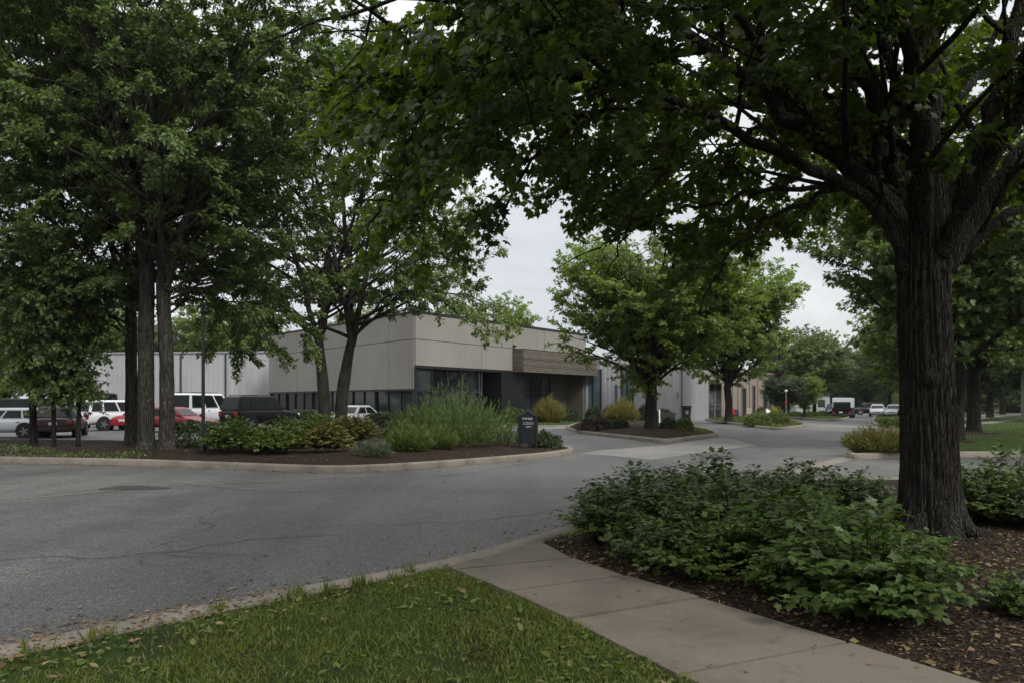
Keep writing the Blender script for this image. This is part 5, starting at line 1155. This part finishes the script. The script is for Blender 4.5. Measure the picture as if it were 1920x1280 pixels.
o = copy_tree(fc); o.location = GX(1677, 90, 0); o.rotation_euler.z = R(235); o['label'] = 'white car parked by the square hedges at the far right of the road'
make_car('distant_car', 'dark car parked across the far end of the road', GX(1626, 103, 0), R(185), M['paint_black'], 'suv', 4.4, 1.75, 1.6, 'cars parked down the road')
make_car('distant_car', 'dark car parked on the far right beside the foreground trunk', GX(1702, 88, 0), R(240), M['paint_black'], 'suv', 4.4, 1.75, 1.6, 'cars parked down the road')
make_car('distant_car', 'dark car parked left of the truck before the white far building', GX(1562, 100, 0), R(250), M['paint_black'], 'sedan', 4.4, 1.75, 1.45, 'cars parked down the road')
# truck with white box
tk = thing('box_truck', 'small white box truck with red tail lamps driving away down the road', 'truck', GX(1582, 85, 0), R(62)); 
MB().box((-.2, 0, 1.58), (3.2, 1.92, 1.05), 0, .05).build('cargo_box', M['paint_white'], tk)
MB().box((-1.84, 0, 1.36), (.09, 1.66, .62), 0, .02).build('rear_window', M['carglass'], tk)
MB().box((-.1, 0, .68), (3.8, 1.88, .72), 0, .06).build('body', M['paint_black'], tk)
MB().loft([[(1.4, -.85, .4), (2.6, -.8, .4), (2.6, .8, .4), (1.4, .85, .4)], [(1.4, -.85, 1.1), (2.45, -.78, 1.0), (2.45, .78, 1.0), (1.4, .85, 1.1)], [(1.4, -.72, 1.75), (1.9, -.68, 1.7), (1.9, .68, 1.7), (1.4, .72, 1.75)]]).build('cab', M['paint_white'], tk)
for sg in (-1, 1):
    MB().box((-1.99, sg*.78, .55), (.06, .22, .26), 0, .01).build('taillight', M['redlight'], tk)
    for x in (-1.2, 1.7):
        wl = MB().cyl((x, sg*.7, .36), (x, sg*.94, .36), .36, n=20).build('wheel', M['rubber'], tk); MB().cyl((x, sg*.93, .36), (x, sg*.96, .36), .18, n=12).build('rim', M['alloy'], wl)
MB().box((-2.02, 0, .36), (.1, 1.8, .16), 0, .02).build('bumper', M['plastic'], tk)
MB().box((-2.01, .1, .60), (.03, .34, .14)).build('number_plate', M['plate'], tk)

# ================================================================== STREET FURNITURE
# black monument sign
ps = bl(990, 839); sg_ = thing('monument_sign', 'black board sign with an arched top and pale lettering on the mulch tip', 'sign', ps, R(-6))
k = ps[1]/F; bw, z0s, z1s = 27*k, .14, 61*k
arch = [(-bw/2, z1s)]+[(bw/2*u, z1s+7.5*k*(.5+.5*math.cos(math.pi*u))**1.4) for u in np.linspace(-.93, .93, 19)]+[(bw/2, z1s)]
pb2 = MB(); prof = [(-bw/2, z0s)]+arch+[(bw/2, z0s)]
a_ = [(x, -.05, z) for x, z in prof]; b_ = [(x, .05, z) for x, z in prof]; pb2.loft([a_, b_]).build('panel', M['black'], sg_)
cp = MB(); 
for (x0, za), (x1, zb_) in zip(arch, arch[1:]):
    cp.loft([[(x0, -.085, za+.004), (x0, .085, za+.004), (x0, .085, za+.05), (x0, -.085, za+.05)], [(x1, -.085, zb_+.004), (x1, .085, zb_+.004), (x1, .085, zb_+.05), (x1, -.085, zb_+.05)]])
cp.build('cap', M['plastic'], sg_)
for s_ in (-1, 1): MB().box((s_*(bw/2+.045), 0, (z1s+.02)/2-.05), (.075, .13, z1s+.1), 0, .01).build('post', M['black'], sg_)
def strokes(mb, x0, x1, zc, hh, seed):
    r = np.random.RandomState(seed); x = x0
    while x < x1:
        w = r.uniform(.5, .9)*hh; m = r.randint(0, 3)
        if r.rand() < .14: x += hh*.5; continue
        if m == 0: mb.box((x+.1*hh, -.057, zc), (.2*hh, .012, hh)); mb.box((x+w*.5, -.0565, zc+.3*hh), (w, .011, .18*hh))
        elif m == 1: mb.box((x+w*.5, -.0565, zc+.4*hh), (w, .011, .2*hh)); mb.box((x+w*.5, -.057, zc-.4*hh), (w, .012, .2*hh)); mb.box((x+.1*hh, -.0575, zc), (.2*hh, .013, hh*.8))
        else: mb.box((x+.1*hh, -.057, zc), (.2*hh, .012, hh)); mb.box((x+w, -.057, zc), (.2*hh, .012, hh)); mb.box((x+w*.5, -.0565, zc), (w, .011, .18*hh))
        x += w+.42*hh
tx = MB(); U = 1.0*k
strokes(tx, -10*U, 10.5*U, z1s-6.0*U, 3.6*U, 1); strokes(tx, -9*U, 11*U, z1s-13.6*U, 1.5*U, 2); strokes(tx, -9*U, 10.5*U, z1s-16.2*U, 1.2*U, 3); strokes(tx, -3*U, 5.5*U, z1s-21*U, 2.6*U, 4)
tx.build('lettering', M['signtext'], sg_)
# lamp post
pl = bl(381, 850); lp = thing('lamp_post', 'slim black lamp post on the mulch bed before the white warehouse', 'lamp', pl)
MB().cyl((0, 0, -.1), (0, 0, 3.75), .05, .042, 20).build('pole', M['black'], lp)
MB().cyl((0, 0, -.1), (0, 0, .12), .11, .10, 20).cyl((0, 0, .12), (0, 0, .2), .10, .055, 20).build('base', M['black'], lp)
hd = MB().cyl((0, 0, 3.72), (0, 0, 3.80), .05, .085, 16).cyl((0, 0, 4.0), (0, 0, 4.06), .10, .03, 16)
for q in range(4): hd.box((.07*math.cos(q*1.5708), .07*math.sin(q*1.5708), 3.9), (.014, .014, .22))
hd.build('lamp_head', M['black'], lp); MB().cyl((0, 0, 3.80), (0, 0, 4.0), .055, n=16).build('lens', M['carglass'], lp)
# bin by the white wall
pbn = GX(1287, 68.3, .02); bn = thing('waste_bin', 'tall dark grey bin with a pale label by the white wall', 'bin', pbn, R(-15))
MB().loft([[(-.30, -.3, 0), (.30, -.3, 0), (.30, .3, 0), (-.30, .3, 0)], [(-.40, -.38, 1.22), (.40, -.38, 1.22), (.40, .38, 1.22), (-.40, .38, 1.22)]]).build('body', M['plastic'], bn)
MB().box((0, 0, 1.27), (.95, .88, .09), 0, .03).build('lid', M['plastic'], bn); MB().box((.08, -.375, .75), (.22, .02, .30)).build('label_plate', M['paleplastic'], bn)
for s_ in (-1, 1): MB().cyl((s_*.28, .3, .12), (s_*.36, .3, .12), .12, n=14).build('wheel', M['rubber'], bn)
pw = GX(1236.5, 57.5, .1); po = thing('marker_post', 'thin white post beside the clipped dark bush right of the island tree', 'post', pw)
MB().box((0, 0, .42), (.09, .09, 1.0), 0, .01).build('shaft', M['whitepaint'], po); MB().loft([[(-.06, -.06, .92), (.06, -.06, .92), (.06, .06, .92), (-.06, .06, .92)], [(-.01, -.01, 1.0), (.01, -.01, 1.0), (.01, .01, 1.0), (-.01, .01, 1.0)]]).build('cap', M['whitepaint'], po)
pr_ = GX(1248, 58, .1); rr_ = thing('bench_planter', 'dark low planter trough with a pale curved foot beside the white post', 'planter', pr_)
MB().loft([[(-.5, -.25, .35), (.5, -.25, .35), (.5, .25, .35), (-.5, .25, .35)], [(-.6, -.32, .75), (.78, -.32, .75), (.78, .32, .75), (-.6, .32, .75)]]).build('trough', M['plastic'], rr_)
for s_ in (-1, 1): MB().cyl((s_*.4, 0, 0), (s_*.3, 0, .36), .07, .10, 10).build('foot', M['paleplastic'], rr_)
# pole lamp and signs by the shops
pz = GX(1474, 72, .05); sp_ = thing('globe_lamp', 'slim pale post with a globe lamp and small red sign in front of dark trees', 'lamp', pz)
MB().cyl((0, 0, 0), (0, 0, 2.5), .03, .025, 10).build('pole', M['paleplastic'], sp_); MB().ball((0, 0, 2.6), .13, (1, 1, 1), 14).build('globe', M['whitepaint'], sp_)
MB().box((-.03, -.06, 1.55), (.3, .03, .16), 0, .01).build('sign_plate', M['redpaint'], sp_)
# clutter in front of the shops
def onT(x, o=1.2): s_ = sT(x); p = T0+dT*s_+np.array((dT[1], -dT[0]))*o; return (p[0], p[1], .02)
def chair(label, loc, rz, mat):
    t = thing('chair', label, 'chair', loc, rz); MB().box((0, 0, .44), (.5, .5, .05), 0, .01).build('seat', mat, t); MB().box((0, .24, .75), (.5, .05, .55), 0, .01, R(-8)).build('backrest', mat, t)
    for sx in (-.21, .21):
        for sy in (-.21, .21): MB().box((sx, sy, .21), (.05, .05, .42)).build('leg', mat, t)
chair('red chair outside the tan shop doorway', onT(1354), R(20), M['redpaint']); chair('pale chair near the second shop doorway behind the island tree trunk', onT(1378, 1.4), R(-30), M['paleplastic'])
tb = thing('table', 'pale round table outside the dark shop doors', 'table', onT(1333, 1.6)); MB().cyl((0, 0, .95), (0, 0, 1.0), .55, n=20).build('tabletop', M['paleplastic'], tb); MB().cyl((0, 0, .04), (0, 0, .95), .05, n=10).cyl((0, 0, 0), (0, 0, .05), .3, .25, 16).build('stand', M['paleplastic'], tb)
brl = thing('barrel', 'dark blue barrel beside the red chair', 'barrel', onT(1361, 1.0)); MB().loft([[(r*math.cos(a), r*math.sin(a), z) for a in np.arange(16)/16*6.2832] for r, z in ((.26, 0), (.31, .25), (.33, .45), (.31, .65), (.26, .9))]).build('body', M['bluepaint'], brl)
MB().cyl((0, 0, .89), (0, 0, .92), .27, n=16).build('lid', M['plastic'], brl)
bx = thing('crate', 'wooden crate stacked outside the shop right of the tree trunk', 'crate', onT(1386, 1.3)); mb = MB()
for z in (.08, .28, .48):
    for sy in (-.3, .3): mb.box((0, sy, z), (.7, .03, .15))
    for sx in (-.335, .335): mb.box((sx, 0, z), (.03, .57, .15))
mb.build('slats', M['wood'], bx); MB().box((0, 0, .03), (.64, .56, .03)).build('base', M['wood'], bx)
for x, o, m, lab in ((1399, 1.6, 'leaf_fresh', 'leafy potted plant outside the shop'), (1418, 1.9, 'yellowflower', 'potted yellow flowers outside the shop'), (1428, 2.0, 'leaf_olive', 'brownish potted plant right of the yellow flowers')):
    l_ = onT(x, o); t = thing('potted_plant', lab, 'plant', l_); MB().cyl((0, 0, 0), (0, 0, .4), .2, .28, 16).build('pot', M['paleplastic'], t)
    (Vl, Fl), _ = bush_dome(int(x), .5, .5, .8, 900, .12); Vl[:, 2] += .35; np_mesh('foliage', Vl, Fl, M[m], t)
tp_ = thing('tarp_bundle', 'white wrapped bundle beside the potted yellow flowers', 'bundle', onT(1412, 1.5)); MB().ball((0, 0, .42), .42, (1.1, .8, 1), 14).build('wrap', M['whitepaint'], tp_); MB().cyl((0, 0, .78), (0, 0, .95), .09, .14, 10).build('knot', M['whitepaint'], tp_)

# ================================================================== AIR
m, nt = newmat('haze'); pv = nd(nt, 'ShaderNodeVolumePrincipled'); pv.inputs['Color'].default_value = (.86, .89, .93, 1); pv.inputs['Density'].default_value = .00015; pv.inputs['Anisotropy'].default_value = .2
L(nt, pv.outputs[0], nd(nt, 'ShaderNodeOutputMaterial').inputs['Volume'])
hz = MB().box((20, 95, 9.5), (320, 240, 21.5)).build('haze', m); hz['kind'] = 'stuff'; hz['label'] = 'thin pale haze in the air down the road'; hz['category'] = 'haze'
# ================================================================== LIGHT, SKY, CAMERA
SUN_EL, SUN_AZ = R(42), R(140)      # azimuth measured from +Y toward +X
w = bpy.data.worlds.new('World'); sc.world = w; w.use_nodes = True; nt = w.node_tree; nt.nodes.clear()
sky = nd(nt, 'ShaderNodeTexSky', sky_type='NISHITA', sun_disc=False, sun_elevation=SUN_EL, sun_rotation=SUN_AZ)
tc = nd(nt, 'ShaderNodeTexCoord'); mp = nd(nt, 'ShaderNodeMapping'); mp.inputs['Scale'].default_value = (1, 1, 2.6); L(nt, tc.outputs['Generated'], mp.inputs[0])
n1 = noise(nt, mp.outputs[0], 2.3, 7, .58, .5)
cloud = ramp(nt, n1, [(.30, (3.6, 3.78, 4.1)), (.5, (5.0, 5.1, 5.25)), (.68, (6.7, 6.72, 6.74))])
sep = nd(nt, 'ShaderNodeSeparateXYZ'); L(nt, tc.outputs['Generated'], sep.inputs[0])
cloud = mixc(nt, 1.0, cloud, ramp(nt, sep.outputs['Z'], [(0, (.72, .72, .71)), (.3, (.86, .86, .85)), (1, (2.3, 2.28, 2.2))]), 'MULTIPLY')
mixed = mixc(nt, .9, sky.outputs[0], cloud)
bg = nd(nt, 'ShaderNodeBackground'); L(nt, mixed, bg.inputs[0]); bg.inputs[1].default_value = .105
wo = nd(nt, 'ShaderNodeOutputWorld'); L(nt, bg.outputs[0], wo.inputs[0])
sd = bpy.data.lights.new('Sun', 'SUN'); sd.energy = 1.5; sd.angle = R(18); sd.color = (1.0, .97, .92)
so = link(bpy.data.objects.new('Sun', sd)); dirv = Vector((math.sin(SUN_AZ)*math.cos(SUN_EL), math.cos(SUN_AZ)*math.cos(SUN_EL), math.sin(SUN_EL)))
so.rotation_euler = dirv.to_track_quat('Z', 'Y').to_euler()
cam = bpy.data.cameras.new('Camera'); co = link(bpy.data.objects.new('Camera', cam)); sc.camera = co
cam.sensor_width = 36; cam.lens = F/1920*36; co.location = (0, 0, CH); co.rotation_euler = (R(90), 0, 0)
cam.shift_y = (HZ-640)/1920; cam.clip_start = .05; cam.clip_end = 3000
vs = sc.view_settings; vs.view_transform = 'Standard'; vs.look = 'None'; vs.exposure = 0.85; vs.gamma = 1
sc.display_settings.display_device = 'sRGB'
sc.render.engine = 'CYCLES'; cy = sc.cycles; cy.use_denoising = True; cy.max_bounces = 7; cy.diffuse_bounces = 5; cy.glossy_bounces = 3; cy.transmission_bounces = 4; cy.transparent_max_bounces = 4
cy.caustics_reflective = cy.caustics_refractive = False
try: cy.denoiser = 'OPENIMAGEDENOISE'
except Exception: pass
